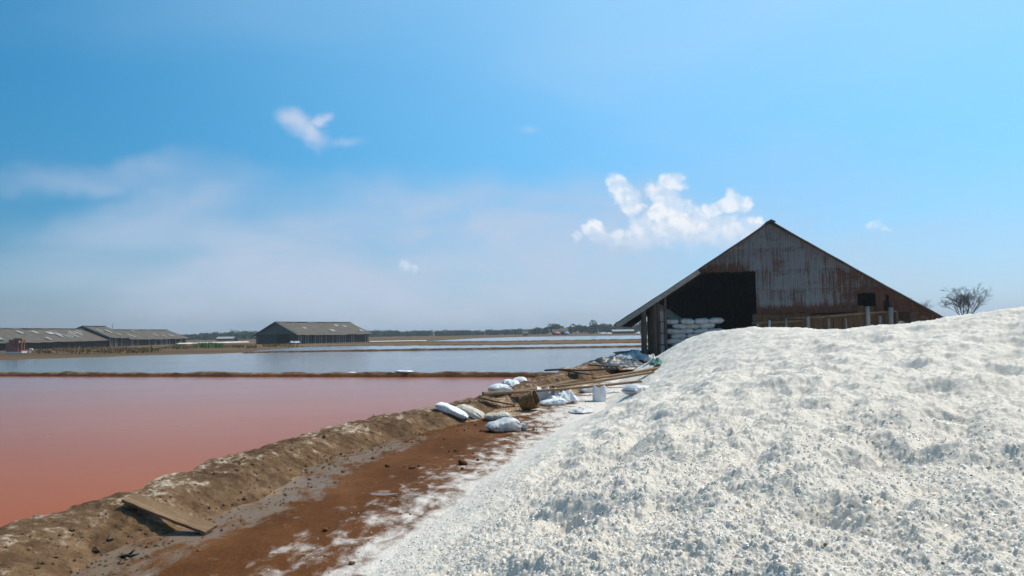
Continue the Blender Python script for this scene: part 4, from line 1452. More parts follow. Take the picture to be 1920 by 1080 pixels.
def crumpled(label, name, px, py, L, W_, Hh, seed, mat, rz=0.0, cat='sack', group=None, lift=0.0):
    p = place(px, py, 0)
    n = 40
    u, v = np.meshgrid(np.linspace(-1, 1, n), np.linspace(-1, 1, n), indexing='ij')
    r_ = np.sqrt(u * u + v * v)
    k = np.clip(1 - r_ ** 2, 0, 1) ** 0.6
    z = Hh * k * (0.62 + 0.42 * fbm(u * 1.5 + seed, v * 1.5, 2, seed) + 0.25 * np.abs(fbm(u * 2.6 + seed, v * 2.6, 2, seed + 2))) + Hh * 0.18 * np.abs(fbm(u * 5, v * 5 + seed, 2, seed + 4)) * (r_ < 1)
    uu_ = u * L / 2 * (1 + 0.25 * fbm(u * 2, v * 2, 2, seed + 8))
    vv_ = v * W_ / 2 * (1 + 0.25 * fbm(u * 2 + 9, v * 2, 2, seed + 18))
    ins = r_ < 1.0
    keep = ins[:-1, :-1] & ins[1:, :-1] & ins[1:, 1:] & ins[:-1, 1:]
    o = link(name, gridmesh(name, np.stack([uu_, vv_, z], -1), keep), M[mat])
    so = o.modifiers.new('thickness', 'SOLIDIFY')
    so.thickness = 0.006
    o.location = (p[0], p[1], p[2] + lift)
    o.rotation_euler = (0, 0, rz)
    return tag(o, label, cat, group)


crumpled('crumpled half empty white sack between the upright sack and the flat one', 'crumpled_sack', 1052, 756, 0.95, 0.75, 0.42, 3, 'sack', 0.1, group='white sacks near the planks')
crumpled('scrap of crumpled white plastic lying alone near the salt foot', 'plastic_scrap', 1090, 774, 0.62, 0.55, 0.10, 9, 'sack_grey', 0.3, 'plastic')
crumpled('dark wet tarpaulin heaped between the bank and the shed post', 'tarpaulin', 1150, 693, 3.6, 2.6, 0.60, 4, 'tarp', 0.5, 'tarpaulin')
crumpled('salt covered blue-grey tarpaulin lying beside the shed post', 'tarpaulin', 1180, 683, 2.6, 2.2, 0.62, 14, 'tarp_blue', 0.7, 'tarpaulin')
crumpled('crumpled green plastic sheet at the foot of the shed post', 'plastic_scrap', 1231, 688, 0.55, 0.45, 0.30, 6, 'green', 0.2, 'plastic')
crumpled('grey bundle of sacking above the green plastic by the shed', 'plastic_scrap', 1222, 680, 0.55, 0.45, 0.34, 7, 'sack_grey', 0.2, 'plastic')
pt = to_world(-5.35, 0.55, 0.86)
o = crumpled('blue plastic scrap at the foot of the stacked sacks', 'plastic_scrap', 1250, 655, 0.7, 0.5, 0.2, 2, 'teal', 0.0, 'plastic')
o.location = pt


# ------------------------------------------------------------------ planks and poles
def plank(label, a, b_, w, t, za=0.0, zb=0.0, name='plank', mat='plank', group=None, cat='plank', up=(0, 0, 1), round_=False):
    A, B = on(a[0], a[1], za), on(b_[0], b_[1], zb)
    d = B - A
    L = float(np.linalg.norm(d))
    nrm = d / L
    o = empty(name, (float(A[0]), float(A[1]), float(A[2]))) if False else None
    # built along local x so that the grain follows the board
    n = 14
    mbp = []
    rj = random.Random(int(a[0] * 3 + a[1]))
    if round_:
        m_ = MB().tube([(L * i / 8, rj.uniform(-.01, .01), 0.02 * math.sin(i)) for i in range(9)], [w * rj.uniform(.85, 1.05) for _ in range(9)], 8)
        me = m_.mesh(name, True)
    else:
        v, f = [], []
        for i in range(n + 1):
            x = L * i / n
            ww = w / 2 * (1 + rj.uniform(-.05, .05))
            sg = -0.012 * L * math.sin(math.pi * i / n) * 0.6
            e0 = rj.uniform(-.03, .03) if i in (0, n) else 0
            for sy, sz in ((-1, -1), (1, -1), (1, 1), (-1, 1)):
                v.append((x + e0 * sy, sy * ww, sz * t / 2 + sg + rj.uniform(-.002, .002)))
        for i in range(n):
            for k in range(4):
                k2 = (k + 1) % 4
                f.append((i * 4 + k, i * 4 + k2, i * 4 + 4 + k2, i * 4 + 4 + k))
        f.append((3, 2, 1, 0))
        f.append(tuple(n * 4 + k for k in range(4)))
        me = pymesh(name, v, f)
    o = link(name, me, M[mat])
    X = Vector(nrm)
    Y = Vector(up).cross(X).normalized()
    Z = X.cross(Y)
    o.matrix_world = Matrix.Translation(Vector(A)) @ Matrix((X, Y, Z)).transposed().to_4x4()
    return tag(o, label, cat, group)


GP = 'planks and poles between the bund and the salt heap'
plank('wide weathered plank propped from the bund down to the red mud', (240, 932), (396, 993), 0.20, 0.03, 0.345, 0.045, up=(0.25, -0.2, 1))
plank('long thin plank, lowest of the walkway, running from the bank to the salt', (906, 739), (1200, 715), 0.20, 0.05, 0.46, 0.52, group=GP)
plank('short wide tan plank resting on the bank, right of the sack pile', (966, 734), (1078, 713), 0.30, 0.045, 0.40, 0.50, group=GP)
plank('long dark plank, middle of the walkway, ending in the salt', (1036, 725), (1222, 698), 0.20, 0.05, 0.42, 0.62, group=GP)
plank('dark plank, uppermost of the walkway, below the green plastic', (1114, 709), (1240, 689), 0.26, 0.06, 0.42, 0.66, group=GP)
plank('narrow plank slanting down the bank face below the sack pile', (900, 746), (966, 760), 0.13, 0.04, 0.33, 0.10, group=GP)
plank('short board lying on the bank crest in front of the arched sack', (907, 737), (946, 735), 0.24, 0.05, 0.47, 0.47, group=GP)
plank('long thin pole lying level across the bank top', (1022, 694.5), (1154, 692.5), 0.035, 0.05, 0.62, 0.75, name='pole', group=GP, cat='pole', mat='post', round_=True)
plank('dark plank lying diagonally across the bank top', (1050, 692), (1108, 702), 0.22, 0.05, 0.66, 0.50, group=GP, mat='post')
plank('plank lying on the bank slope nearest the shed', (1106, 684), (1160, 687), 0.22, 0.05, 0.66, 0.62, group=GP, mat='post')
plank('thin stick standing in the bank under the level pole', (1127, 685), (1127.5, 697), 0.02, 0.03, 0.72, 0.42, name='stick', group=GP, cat='stick', mat='post', round_=True)
# sluice in the bank
p = place(1075, 713)
sl_ = empty('sluice', p)
sl_.scale = (.7, .7, .5)
tag(sl_, 'small dark wooden sluice set in the bank below the diagonal plank', 'sluice')
MB().box(-.28, -.20, -.06, .06, -.1, .55).build('side_post', M['post'], sl_)
MB().box(.20, .28, -.06, .06, -.1, .55).build('side_post', M['post'], sl_)
MB().box(-.19, .19, -.02, .02, -.1, .34).build('gate_board', M['darkboard'], sl_)
MB().box(-.32, .32, -.08, .08, .552, .60).build('cap_board', M['paleboard'], sl_)


# ------------------------------------------------------------------ basket
def build_basket():
    p = place(990, 770)
    o = empty('basket', p)
    tag(o, 'brown woven bamboo basket tipped on its side in front of the planks', 'basket')
    nu = 36

    def shell(z0, z1, r0, r1, n, bulge=0.0, name='basket_wall', mat='basket', amp=0.012):
        a = np.linspace(0, 2 * math.pi, nu, endpoint=False)
        t = np.linspace(0, 1, n)
        A, T = np.meshgrid(a, t, indexing='ij')
        R_ = r0 + (r1 - r0) * T + bulge * np.sin(T * math.pi) + amp * np.sin(A * 9 + np.floor(T * 9) * math.pi) + 0.012 * fbm(np.cos(A) * 2, np.sin(A) * 2 + T * 3, 2, 4)
        me = gridmesh(name, np.stack([R_ * np.cos(A), R_ * np.sin(A), z0 + (z1 - z0) * T], -1), wrap=True)
        ob = link(name, me, M[mat], o)
        so_ = ob.modifiers.new('thickness', 'SOLIDIFY')
        so_.thickness = 0.012
        return ob
    shell(0, 0.52, 0.19, 0.29, 28, 0.02)
    shell(0.50, 0.56, 0.298, 0.302, 4, 0.008, 'rim', amp=0.004)
    shell(0.25, 0.285, 0.266, 0.272, 3, 0.004, 'hoop', amp=0.002)
    shell(0.02, 0.05, 0.205, 0.21, 3, 0.004, 'hoop', amp=0.002)
    a = np.linspace(0, 2 * math.pi, nu, endpoint=False)
    rr_ = np.linspace(0.0, 0.19, 5)
    A, R_ = np.meshgrid(a, rr_, indexing='ij')
    link('basket_base', gridmesh('basket_base', np.stack([R_ * np.cos(A), R_ * np.sin(A), 0.015 + 0 * A], -1), wrap=True), M['basket'], o)
    # salt caked on the base
    u, v = np.meshgrid(np.linspace(-.16, .16, 16), np.linspace(-.16, .16, 16), indexing='ij')
    zz = -0.012 - 0.035 * np.clip(1 - (u * u + v * v) / .024, 0, 1) * (0.5 + np.abs(fbm(u * 20, v * 20, 2, 2)))
    ok_ = (u * u + v * v) < 0.024
    link('caked_salt', gridmesh('caked_salt', np.stack([u * .9, v * .9 + .03, zz], -1), ok_[:-1, :-1] & ok_[1:, 1:]), M['salt'], o)
    # base to the left, mouth to the right and up a little
    X = Vector((0.86, -0.30, 0.30)).normalized()
    Y = Vector((0.0, 0.3, 1)).cross(X).normalized()
    Z = X
    X2 = Y.cross(Z)
    R3 = Matrix((X2, Y, Z)).transposed().to_4x4()
    o.matrix_world = Matrix.Translation(Vector((float(p[0]) - 0.17, float(p[1]) + .1, float(p[2]) + 0.15))) @ R3 @ Matrix.Scale(0.74, 4)


build_basket()

# ------------------------------------------------------------------ stones, clods, puddle, debris
def rock_mesh(seed, flat=0.7):
    import bmesh
    bm = bmesh.new()
    bmesh.ops.create_icosphere(bm, subdivisions=2, radius=1.0)
    rj = np.random.default_rng(seed)
    ph = rj.uniform(0, 10, 3)
    for v in bm.verts:
        c_ = v.co
        k = 1 + 0.35 * math.sin(c_.x * 2.1 + ph[0]) * math.cos(c_.y * 2.3 + ph[1]) + 0.22 * math.sin(c_.z * 3.1 + c_.x * 2 + ph[2])
        v.co = Vector((c_.x * k, c_.y * k * 0.85, c_.z * k * flat))
    me = bpy.data.meshes.new('stone')
    bm.to_mesh(me)
    bm.free()
    me.materials.append(M['stone'])
    return me


rocks = [rock_mesh(i) for i in range(5)]
STONES = [(869, 872, 9, 'largest brown stone in the pair at the edge of the salt crust'), (867, 880, 4, 'small brown stone just in front of the largest stone'), (773, 879, 6, 'brown stone in the row on the open mud, largest of the row'),
          (760, 876, 3.2, 'dark stone left of the largest stone of the row'), (786, 875, 4.5, 'brown stone right of the largest stone of the row'), (727, 876, 4.5, 'brown stone at the left end of the row on the mud'),
          (610, 996, 6, 'lone dark stone on the near red mud'), (660, 1059, 6, 'orange stone half in the salt crust at the bottom edge'), (834, 824, 3.5, 'small stone left of the grey tied sack'),
          (843, 848, 3.4, 'left one of two small dark stones above the row'), (854, 846, 3.0, 'right one of two small dark stones above the row'),
          (896, 864, 4, 'small stone right of the largest stone'), (644, 886, 4, 'dark stone on the wet mud below the bund'), (628, 906, 3, 'small dark stone nearest the wet bund foot')]
for i, (px, py, r_, lb) in enumerate(STONES):
    p = place(px, py)
    s_ = r_ * p[1] / F
    o = link('stone', rocks[i % 5])
    o.location = (p[0], p[1], p[2] + s_ * 0.35)
    o.rotation_euler = (0, 0, i * 1.3)
    o.scale = (s_, s_, s_)
    tag(o, lb, 'stone', 'loose stones on the mud')


def scatter_clods():
    rng = np.random.default_rng(3)
    V, Fc = [], []
    base = np.array([(0, 0, .8), (.9, 0, 0), (0, .85, .1), (-.8, .1, 0), (0, -.9, 0), (0, 0, -.5)])
    fcs = [(0, 1, 2), (0, 2, 3), (0, 3, 4), (0, 4, 1), (5, 2, 1), (5, 3, 2), (5, 4, 3), (5, 1, 4)]
    L = resample(BUND_A, 400)
    pts = []
    for _ in range(2600):
        k = rng.integers(40, 399)
        off = rng.normal(0.75, 0.35)
        d = L[min(k + 1, 399), :2] - L[k - 1, :2]
        d /= np.linalg.norm(d)
        pts.append((L[k, 0] + d[1] * off, L[k, 1] - d[0] * off, rng.gamma(2.0, 0.006) + 0.004))
    for _ in range(500):
        pts.append((rng.uniform(-1, 4), rng.uniform(13.5, 24), rng.gamma(2.0, 0.006) + 0.006))
    for _ in range(1500):
        pts.append((rng.uniform(-3.8, 1.5), rng.uniform(5.8, 17), rng.gamma(1.6, 0.0032) + 0.003))
    P_ = np.array(pts)
    gz0 = ground_z(P_[:, 0], P_[:, 1])
    sz0 = salt_base(P_[:, 0], P_[:, 1])
    # nearest bund vertex height, in blocks
    sub = _bv[(_bv[:, 1] < 30)]
    for i in range(len(P_)):
        if sz0[i] > -0.02:
            continue
        x, y, s_ = P_[i]
        w = sub[(np.abs(sub[:, 0] - x) < 0.08) & (np.abs(sub[:, 1] - y) < 0.10)]
        z = max(gz0[i], w[:, 2].mean() if len(w) else -9)
        r_ = rng.uniform(0, 6.28)
        c_, sn = math.cos(r_), math.sin(r_)
        q = base * rng.uniform(0.6, 1.3, (6, 3)) * s_
        q = np.stack([q[:, 0] * c_ - q[:, 1] * sn, q[:, 0] * sn + q[:, 1] * c_, q[:, 2] * 0.8], 1) + [x, y, z + s_ * .2]
        o_ = len(V)
        V += q.tolist()
        Fc += [tuple(j + o_ for j in t_) for t_ in fcs]
    o = link('mud_clods', pymesh('mud_clods', V, Fc, False), M['clod'])
    tag(o, 'small crumbs of dried mud strewn along the bund foot', None, None, 'stuff')


scatter_clods()


def puddle(px, py, rx, ry, seed, label):
    p = on(px, py, 0)
    a = np.linspace(0, 2 * math.pi, 40, endpoint=False)
    zc = float(ground_z(np.array([p[0]]), np.array([p[1]]))[0])
    v = [(p[0] + rx * math.cos(t_) * (1 + .25 * math.sin(3 * t_ + seed)), p[1] + ry * math.sin(t_) * (1 + .2 * math.cos(2 * t_ + seed)), zc + 0.006) for t_ in a]
    polysheet('puddle', v, zc + 0.006, M['puddle'], label)


puddle(716, 928, 0.17, 0.09, 1, 'small shiny puddle on the red mud near the salt')
puddle(322, 984, 0.20, 0.14, 2, 'little puddle in the shade under the propped plank')
p = place(240, 1047)
mb = MB()
mb.tube([(-.07, 0, .012), (-.02, .01, .02), (.03, .0, .02), (.09, .02, .035)], [.012, .018, .014, .007], 7)
mb.tube([(-.01, 0.02, .02), (.02, .035, .045), (.035, .03, .06)], [.012, .01, .005], 6)
o = mb.build('rubber_scrap', M['black'], None, True)
o.location = p
tag(o, 'black twisted scrap of rubber on the mud at the lower left', 'scrap')

# ------------------------------------------------------------------ the far sheds
def far_shed(name, label, origin, direc, length, half, eave, ridge, z0=0.25, roof='roof', gable=None, wall='darkboard', post_step=1.35, opening=None, patches=(), over=0.6, seed=0, pale_posts=True, group=None, near_gable=True):
    """origin: near corner on the visible long side; local x runs along the length, y across (away)"""
    dx, dy = direc
    o = empty(name, (origin[0], origin[1], z0), math.atan2(dy, dx))
    tag(o, label, 'shed', group)
    rj = random.Random(seed)
    e, rg = eave - z0, ridge - z0
    # roof: two slopes of lapped corrugated sheet
    for side in (0, 1):
        us = np.linspace(0, 1, 15)
        xs = np.linspace(-over, length + over, max(60, int(length * 5)))
        U, X = np.meshgrid(us, xs, indexing='ij')
        yv = half + (half + over) * (U - 0) * (-1 if side == 0 else 1)
        slope = (rg - e) / half
        z = rg - slope * (half + over) * U + 0.018 * np.sin(X * 2 * math.pi / 0.36) + 0.03 * (1 - (U * 4 % 1)) - 0.10 * np.sin(X / length * math.pi) - 0.10 * perlin(X * 0.35, U * 2, seed + side)
        me = gridmesh('roof_slope', np.stack([X, yv, z], -1))
        r_o = link('roof_slope', me, M[roof], o)
        so_ = r_o.modifiers.new('thickness', 'SOLIDIFY')
        so_.thickness = 0.05
        if side == 0:
            for (px_, pu, pl_, pw_) in patches:
                m_ = MB()
                zz0 = rg - slope * (half + over) * pu + 0.075
                zz1 = rg - slope * (half + over) * min(.98, pu + pl_) + 0.075
                y0, y1 = half - (half + over) * pu, half - (half + over) * min(.98, pu + pl_)
                m_.add([(px_, y0, zz0), (px_ + pw_, y0, zz0), (px_ + pw_, y1, zz1), (px_, y1, zz1), (px_, y0, zz0 + .03), (px_ + pw_, y0, zz0 + .03), (px_ + pw_, y1, zz1 + .03), (px_, y1, zz1 + .03)],
                       [(0, 3, 2, 1), (4, 5, 6, 7), (0, 1, 5, 4), (1, 2, 6, 5), (2, 3, 7, 6), (3, 0, 4, 7)])
                m_.build('patch_sheet', M['patch'], r_o)
    MB().beam((-over, half, rg + .06), (length + over, half, rg + .06), .4, .08).build('ridge_cap', M[roof], o)
    # walls
    x = 0.0
    while x < length - 0.05:
        w_ = min(post_step, length - x)
        MB().box(x + 0.01, x + w_ - 0.01, 0.20 + rj.uniform(0, .06), 0.28, -0.3, e - 0.02 - rj.uniform(0, .12)).build('wall_panel', M[wall], o)
        x += post_step
    MB().box(0, length, 2 * half - .28, 2 * half - .2, -.3, e - .05).build('back_wall', M[wall], o)
    k = 0
    x = 0.05
    while x < length + 0.05:
        m_ = 'paleboard' if pale_posts and rj.random() < .45 else 'post'
        MB().beam((x + rj.uniform(-.06, .06), 0.05, -.3), (x + rj.uniform(-.06, .06), 0.05, e - 0.02), .13, .13).build('post', M[m_], o)
        x += post_step / 2
        k += 1
    # gables
    for gx, nm in ((0.0, 'near'), (length, 'far')):
        m_ = MB()
        y0, y1 = 0.1, 2 * half - 0.1
        s_ = 1 if gx > 0 else -1
        th_ = 0.06
        a_ = [(gx, y0, e), (gx, y1, e), (gx, half, rg - .08)]
        m_.add([(q[0], q[1], q[2]) for q in a_] + [(q[0] + th_, q[1], q[2]) for q in a_], [(0, 1, 2), (5, 4, 3), (0, 3, 4, 1), (1, 4, 5, 2), (2, 5, 3, 0)])
        m_.build('gable', M[gable or wall], o)
        if nm == 'near':
            if opening:
                oa, ob = opening
                for ya, yb in ((0.2, oa), (ob, 2 * half - .2)):
                    yy = ya
                    while yy < yb - .05:
                        ye = min(yy + .9, yb)
                        MB().box(gx + .02, gx + .08, yy + .01, ye - .01, -.3, e + .02).build('wall_panel', M[wall], o)
                        yy += .9
                for yq in (0.1, oa, ob, 2 * half - .1):
                    MB().beam((gx - .08, yq, -.3), (gx - .08, yq, e + .05), .15, .15).build('post', M['post'], o)
            else:
                MB().box(gx + .02, gx + .08, .2, 2 * half - .2, -.3, e).build('wall_panel', M[wall], o)
        else:
            MB().box(gx - .02, gx + .04, .2, 2 * half - .2, -.3, e).build('wall_panel', M[wall], o)
    # light verge board on the near end
    MB().beam((-over - .03, -over * .9, e - over * .45), (-over - .03, half, rg + .03), .04, .18).build('verge_board', M['patch' if gable else wall], o)
    MB().beam((-over - .03, 2 * half + over * .9, e - over * .45), (-over - .03, half, rg + .03), .04, .18).build('verge_board', M[gable or wall], o)
    return o


c0 = on(560, 644, .25)
c1 = on(692, 640.2, .25)
d_ = c1 - c0
Lf = float(np.hypot(d_[0], d_[1]))
far_shed('far_shed', 'lone far shed with grey roof and open dark green gable beyond the ponds', (c0[0], c0[1]), (d_[0] / Lf, d_[1] / Lf), Lf, 6.3, 2.25, 4.85, gable='greengable', opening=(2.4, 6.6),
         patches=[(4.2, .42, .12, .9), (11, .62, .16, 1.3), (15.2, .25, .12, .9), (17.8, .28, .14, .9), (20.5, .66, .14, 1.0), (15.9, .2, .1, .7)], seed=3)
far_shed('far_shed', 'long low grey roofed shed at the far left edge', (-83.5, 92), (0, 1), 61.5, 5.2, 1.75, 3.95, seed=5, wall='darkboard', group='row of long sheds on the left',
         patches=[(26.5, .55, .25, 1.3), (28, .5, .2, 1.0), (29.4, .35, .18, .8), (30.2, .62, .2, 1.5), (39.5, .2, .2, .8), (43.7, .2, .2, .9), (47, .28, .18, 2.0), (48.6, .42, .25, .7), (49.6, .3, .25, .6), (50.5, .55, .2, .5),
                  (53.5, .35, .35, .6), (55, .2, .25, .6), (56.5, .25, .3, .6), (58.2, .15, .2, .5), (51.8, .5, .2, .5), (43.2, .7, .18, .8)], pale_posts=False)
far_shed('far_shed', 'short taller shed between the two long sheds on the left', (-83.2, 154.6), (0, 1), 7.5, 5.4, 2.3, 4.55, seed=7, roof='roof', gable='greengable', group='row of long sheds on the left',
         patches=[(1, .3, .2, .6), (3.6, .35, .25, .7), (5, .6, .2, .5)])
far_shed('far_shed', 'farthest long low shed on the left, ending before the tree line', (-83.5, 163.2), (0, 1), 28, 5.2, 1.85, 3.85, seed=9, group='row of long sheds on the left',
         patches=[(3, .5, .3, .8), (9, .1, .15, .7), (15, .5, .2, .7), (18, .6, .2, .7), (22, .55, .2, 1.2), (1, .1, .7, 1.0)])
# leaning panel and props
p = on(174, 650, .3)
o = MB().beam((0, 0, 0), (1.3, .25, .15), .06, 1.0).build('panel', M['tan'])
o.location = p + np.array([-.9, -1, .5])
tag(o, 'leaning tan panel against the wall of the long left shed', 'panel')
for i, (px, py) in enumerate([(203, 647), (208, 647), (213, 646.5), (218, 646)]):
    p = on(px, py, .25)
    o = MB().beam((0, 0, 0.0), (-1.5, -.2, 1.0), .1, .1).build('prop_pole', M['paleboard'])
    o.location = p + np.array([0, -3, 0])
    tag(o, 'slanting pale prop pole beside the short taller left shed, %s of four' % ['leftmost', 'second from the left', 'third from the left', 'rightmost'][i], 'pole', 'prop poles beside the left sheds')
p = at(211, 632, 175)
o = MB().tube([(0, 0, 0), (0, 0, 5.2)], [.07, .05], 6).build('mast', M['post'])
o.location = (p[0], p[1], 0.2)
tag(o, 'thin upright mast behind the short left shed', 'mast')

# open shed doorway things at the lone shed
p = on(543, 640, .28)
o = empty('cart', p)
tag(o, 'small red cart standing in the doorway of the lone far shed', 'cart')
MB().box(-.5, .5, -.4, .4, .75, 1.0).build('tray', M['redpaint'], o)
MB().box(-.42, -.34, -.3, .3, 0, .75).build('leg', M['post'], o)
MB().box(.34, .42, -.3, .3, 0, .75).build('leg', M['post'], o)
p = on(559, 643.5, .28)
o = empty('barrel', p + np.array([-.1, -.6, 0]))
tag(o, 'bright blue plastic barrel at the corner of the lone far shed', 'barrel')
MB().tube([(0, 0, 0), (0, 0, .06), (0, 0, .5), (0, 0, .95), (0, 0, 1.0)], [.30, .34, .37, .34, .30], 14).build('barrel_body', M['blue'], o, True)
MB().tube([(0, 0, 1.0), (0, 0, 1.05)], [.31, .31], 14).build('lid', M['blue'], o)
for i, (px, py) in enumerate([(547, 646.5), (553, 646.6), (558, 646)]):
    crumpled('white bundle on the ground before the lone far shed, %s of three' % ['leftmost', 'middle one', 'rightmost'][i], 'white_bundle', px, py, .9, .7, .5, i + 20, 'sack', 0, 'bundle', 'white bundles before the lone far shed', .25)
p = on(528, 643, .28)
o = crumpled('grey salt heap in the doorway of the lone far shed', 'doorway_salt_heap', 528, 643, 3.2, 2.6, 1.5, 31, 'sack_grey', 0, 'salt heap')
o.location = (p[0] + 1.2, p[1] + 2.5, .2)

# red frame on a white slab, left edge
p = on(30, 661.5, .30)
o = empty('pump_frame', p, 0.15)
tag(o, 'faded red pump house frame on a white slab at the left edge', 'frame')
MB().box(-1.1, 1.0, -.7, .7, .0, .14).build('white_slab', M['white'], o)
for x in (-.9, -.4, .1, .7):
    MB().box(x, x + .08, -.6, -.5, -.3, 0).build('slab_leg', M['white'], o)
for x, h_ in ((-.12, 1.78), (.28, 1.55), (.72, 1.78)):
    MB().box(x, x + .14, -.45, -.31, .14, h_).build('column', M['redpaint'], o)
for x in (-.12, .72):
    MB().box(x, x + .14, .25, .39, .14, 1.78).build('column', M['redpaint'], o)
MB().box(-.2, .94, -.5, .45, 1.55, 1.72).build('top_beam', M['redpaint'], o)
MB().box(-.1, .84, -.44, .39, 1.722, 1.85).build('top_coping', M['redpaint'], o)
MB().box(-.1, .84, -.42, .38, .142, .32).build('base_beam', M['redpaint'], o)
MB().box(-.72, -.14, -.35, .35, .142, 1.66).build('side_wall', M['redpaint'], o)
MB().box(-1.08, -.74, -.3, .3, .142, 1.3).build('low_wall', M['redpaint'], o)
p = on(56, 662.5, .3)
o = MB().tube([(0, 0, 0), (-.12, 0, .3), (-.05, 0, .5), (.3, 0, .52), (.34, 0, .3)], [.08, .08, .08, .08, .07], 8).build('pipe_bend', M['white'], None, True)
o.location = p
tag(o, 'white bent pipe on the bank right of the red frame', 'pipe')
p = on(60, 645, .3)
o = empty('awning', (-73, 108, .3))
tag(o, 'teal awning on poles in front of the long left shed', 'awning')
MB().beam((-3, 0, 1.9), (0.6, 0.8, 1.75), 2.0, .05).build('awning_sheet', M['teal'], o)
for x, y in ((-2.9, -.8), (.4, -.1), (-2.9, .9), (.4, 1.6)):
    MB().beam((x, y, 0), (x, y, 1.75), .06, .06).build('pole', M['post'], o)


# ------------------------------------------------------------------ plants
def leaf_cloud(rng, n, fn, size, flat=0.6):
    """n small leaf quads with centres from fn() -> verts, faces"""
    c_ = fn(n)
    n = len(c_)
    ax = rng.normal(size=(n, 3))
    ax /= np.linalg.norm(ax, axis=1)[:, None]
    b2 = np.cross(ax, rng.normal(size=(n, 3)))
    b2 /= np.linalg.norm(b2, axis=1)[:, None]
    s_ = size * rng.uniform(.6, 1.3, n)[:, None]
    v = np.stack([c_ - ax * s_, c_ + b2 * s_ * flat, c_ + ax * s_, c_ - b2 * s_ * flat], 1).reshape(-1, 3)
    return v


def quads_mesh(name, v, mat):
    n = len(v) // 4
    me = bpy.data.meshes.new(name)
    me.vertices.add(len(v))
    me.vertices.foreach_set('co', np.ascontiguousarray(v, np.float32).ravel())
    me.loops.add(len(v))
    me.loops.foreach_set('vertex_index', np.arange(len(v), dtype=np.int32))
    me.polygons.add(n)
    me.polygons.foreach_set('loop_start', (np.arange(n) * 4).astype(np.int32))
    me.update(calc_edges=True)
    me.materials.append(mat)
    return me


rngt = np.random.default_rng(77)


def crown_fn(w, h, blobs):
    cs = [(rngt.uniform(-.32, .32) * w, rngt.uniform(-.32, .32) * w, rngt.uniform(.25, .78) * h, rngt.uniform(.22, .38) * w) for _ in range(blobs)]

    def fn(n):
        k = rngt.integers(0, blobs, n)
        cc = np.array(cs)[k]
        d = rngt.normal(size=(n, 3))
        d /= np.linalg.norm(d, axis=1)[:, None]
        r_ = cc[:, 3:] * rngt.uniform(.55, 1.0, (n, 1)) ** .5
        q = cc[:, :3] + d * r_ * [1, 1, .8]
        return q[q[:, 2] > 0.05 * h]
    return fn


crowns = []
for i in range(6):
    w, h = [(4.2, 4.4), (3.4, 5.0), (5.0, 4.0), (3.8, 3.6), (4.6, 4.8), (3.0, 4.2)][i]
    crowns.append((quads_mesh('crown', leaf_cloud(rngt, 900, crown_fn(w, h, 7), .30), M['leaf']), h))
trunk = MB().tube([(0, 0, -.3), (.05, 0, 1.2), (0, .05, 2.6)], [.13, .10, .05], 6).mesh('trunk', True)
rl = random.Random(4)
x = 1004.0
i = 0
while x < 1330:
    base_y = 627.6 - (x - 1004) * .0125
    Y = rl.uniform(385, 450)
    p = at(x, base_y, Y)
    cr, h = crowns[i % 6]
    o = empty('mangrove_tree', (p[0], p[1], .2), rl.uniform(0, 6))
    s_ = rl.uniform(1.0, 1.4) * (0.72 + .28 * min(1, max(0, (x - 1000) / 60)))
    o.scale = (s_, s_, s_ * rl.uniform(.9, 1.15))
    tag(o, 'dark green mangrove tree in the grove beyond the far ponds', 'tree', 'trees of the grove beyond the far ponds')
    link('trunk', trunk, M['bark'], o)
    link('crown', cr, None, o)
    x += rl.uniform(5.0, 9.5)
    i += 1


def tree_belt(name, segs, label):
    V = []
    for (xa, xb, Y0, Y1, h0, h1) in segs:
        n = int((xb - xa) / 1.5)
        for k in range(n):
            t_ = rngt.uniform(0, 1)
            px = xa + (xb - xa) * t_
            Y = rngt.uniform(Y0, Y1)
            X = (px - 960) / F * Y
            h = (h0 + (h1 - h0) * t_) * rngt.uniform(.72, 1.05)
            w = h * rngt.uniform(1.0, 1.9)
            v = leaf_cloud(rngt, 150, crown_fn(w, h, 4), .40)
            V.append(v + np.array([X, Y, .15]))
    o = link(name, quads_mesh(name, np.concatenate(V), M['leaf']))
    tag(o, label, None, None, 'stuff')


tree_belt('tree_belt', [(300, 480, 380, 440, 2.8, 4.3), (430, 500, 370, 430, 4.2, 4.6), (680, 860, 420, 480, 3.8, 3.2), (840, 1010, 430, 490, 3.0, 3.4), (200, 320, 500, 600, 3, 3), (1300, 2000, 400, 500, 4.0, 4.5), (-300, 200, 500, 600, 3, 3)],
          'low dark belt of distant trees along the horizon')
# faint far hills
hx = np.linspace(-1400, 1600, 160)
hh = 1 + 4 * np.maximum(0, fbm(hx * 0.004, hx * 0 + 3.3, 3, 12) + .1)
hh += 16 * np.exp(-((hx - (-15)) / 40) ** 2) * .6 + 12 * np.exp(-((hx + 170) / 60) ** 2) * .5
yy_ = np.linspace(-1, 1, 9)
HX, HY = np.meshgrid(hx, yy_, indexing='ij')
hp = np.stack([HX, 2300 + HY * 160, -1 + (hh[:, None] + 1) * (1 - HY ** 2)], -1)
tag(link('hills', gridmesh('hills', hp), M['hill']), 'faint low blue hills beyond the tree belt', None, None, 'structure')


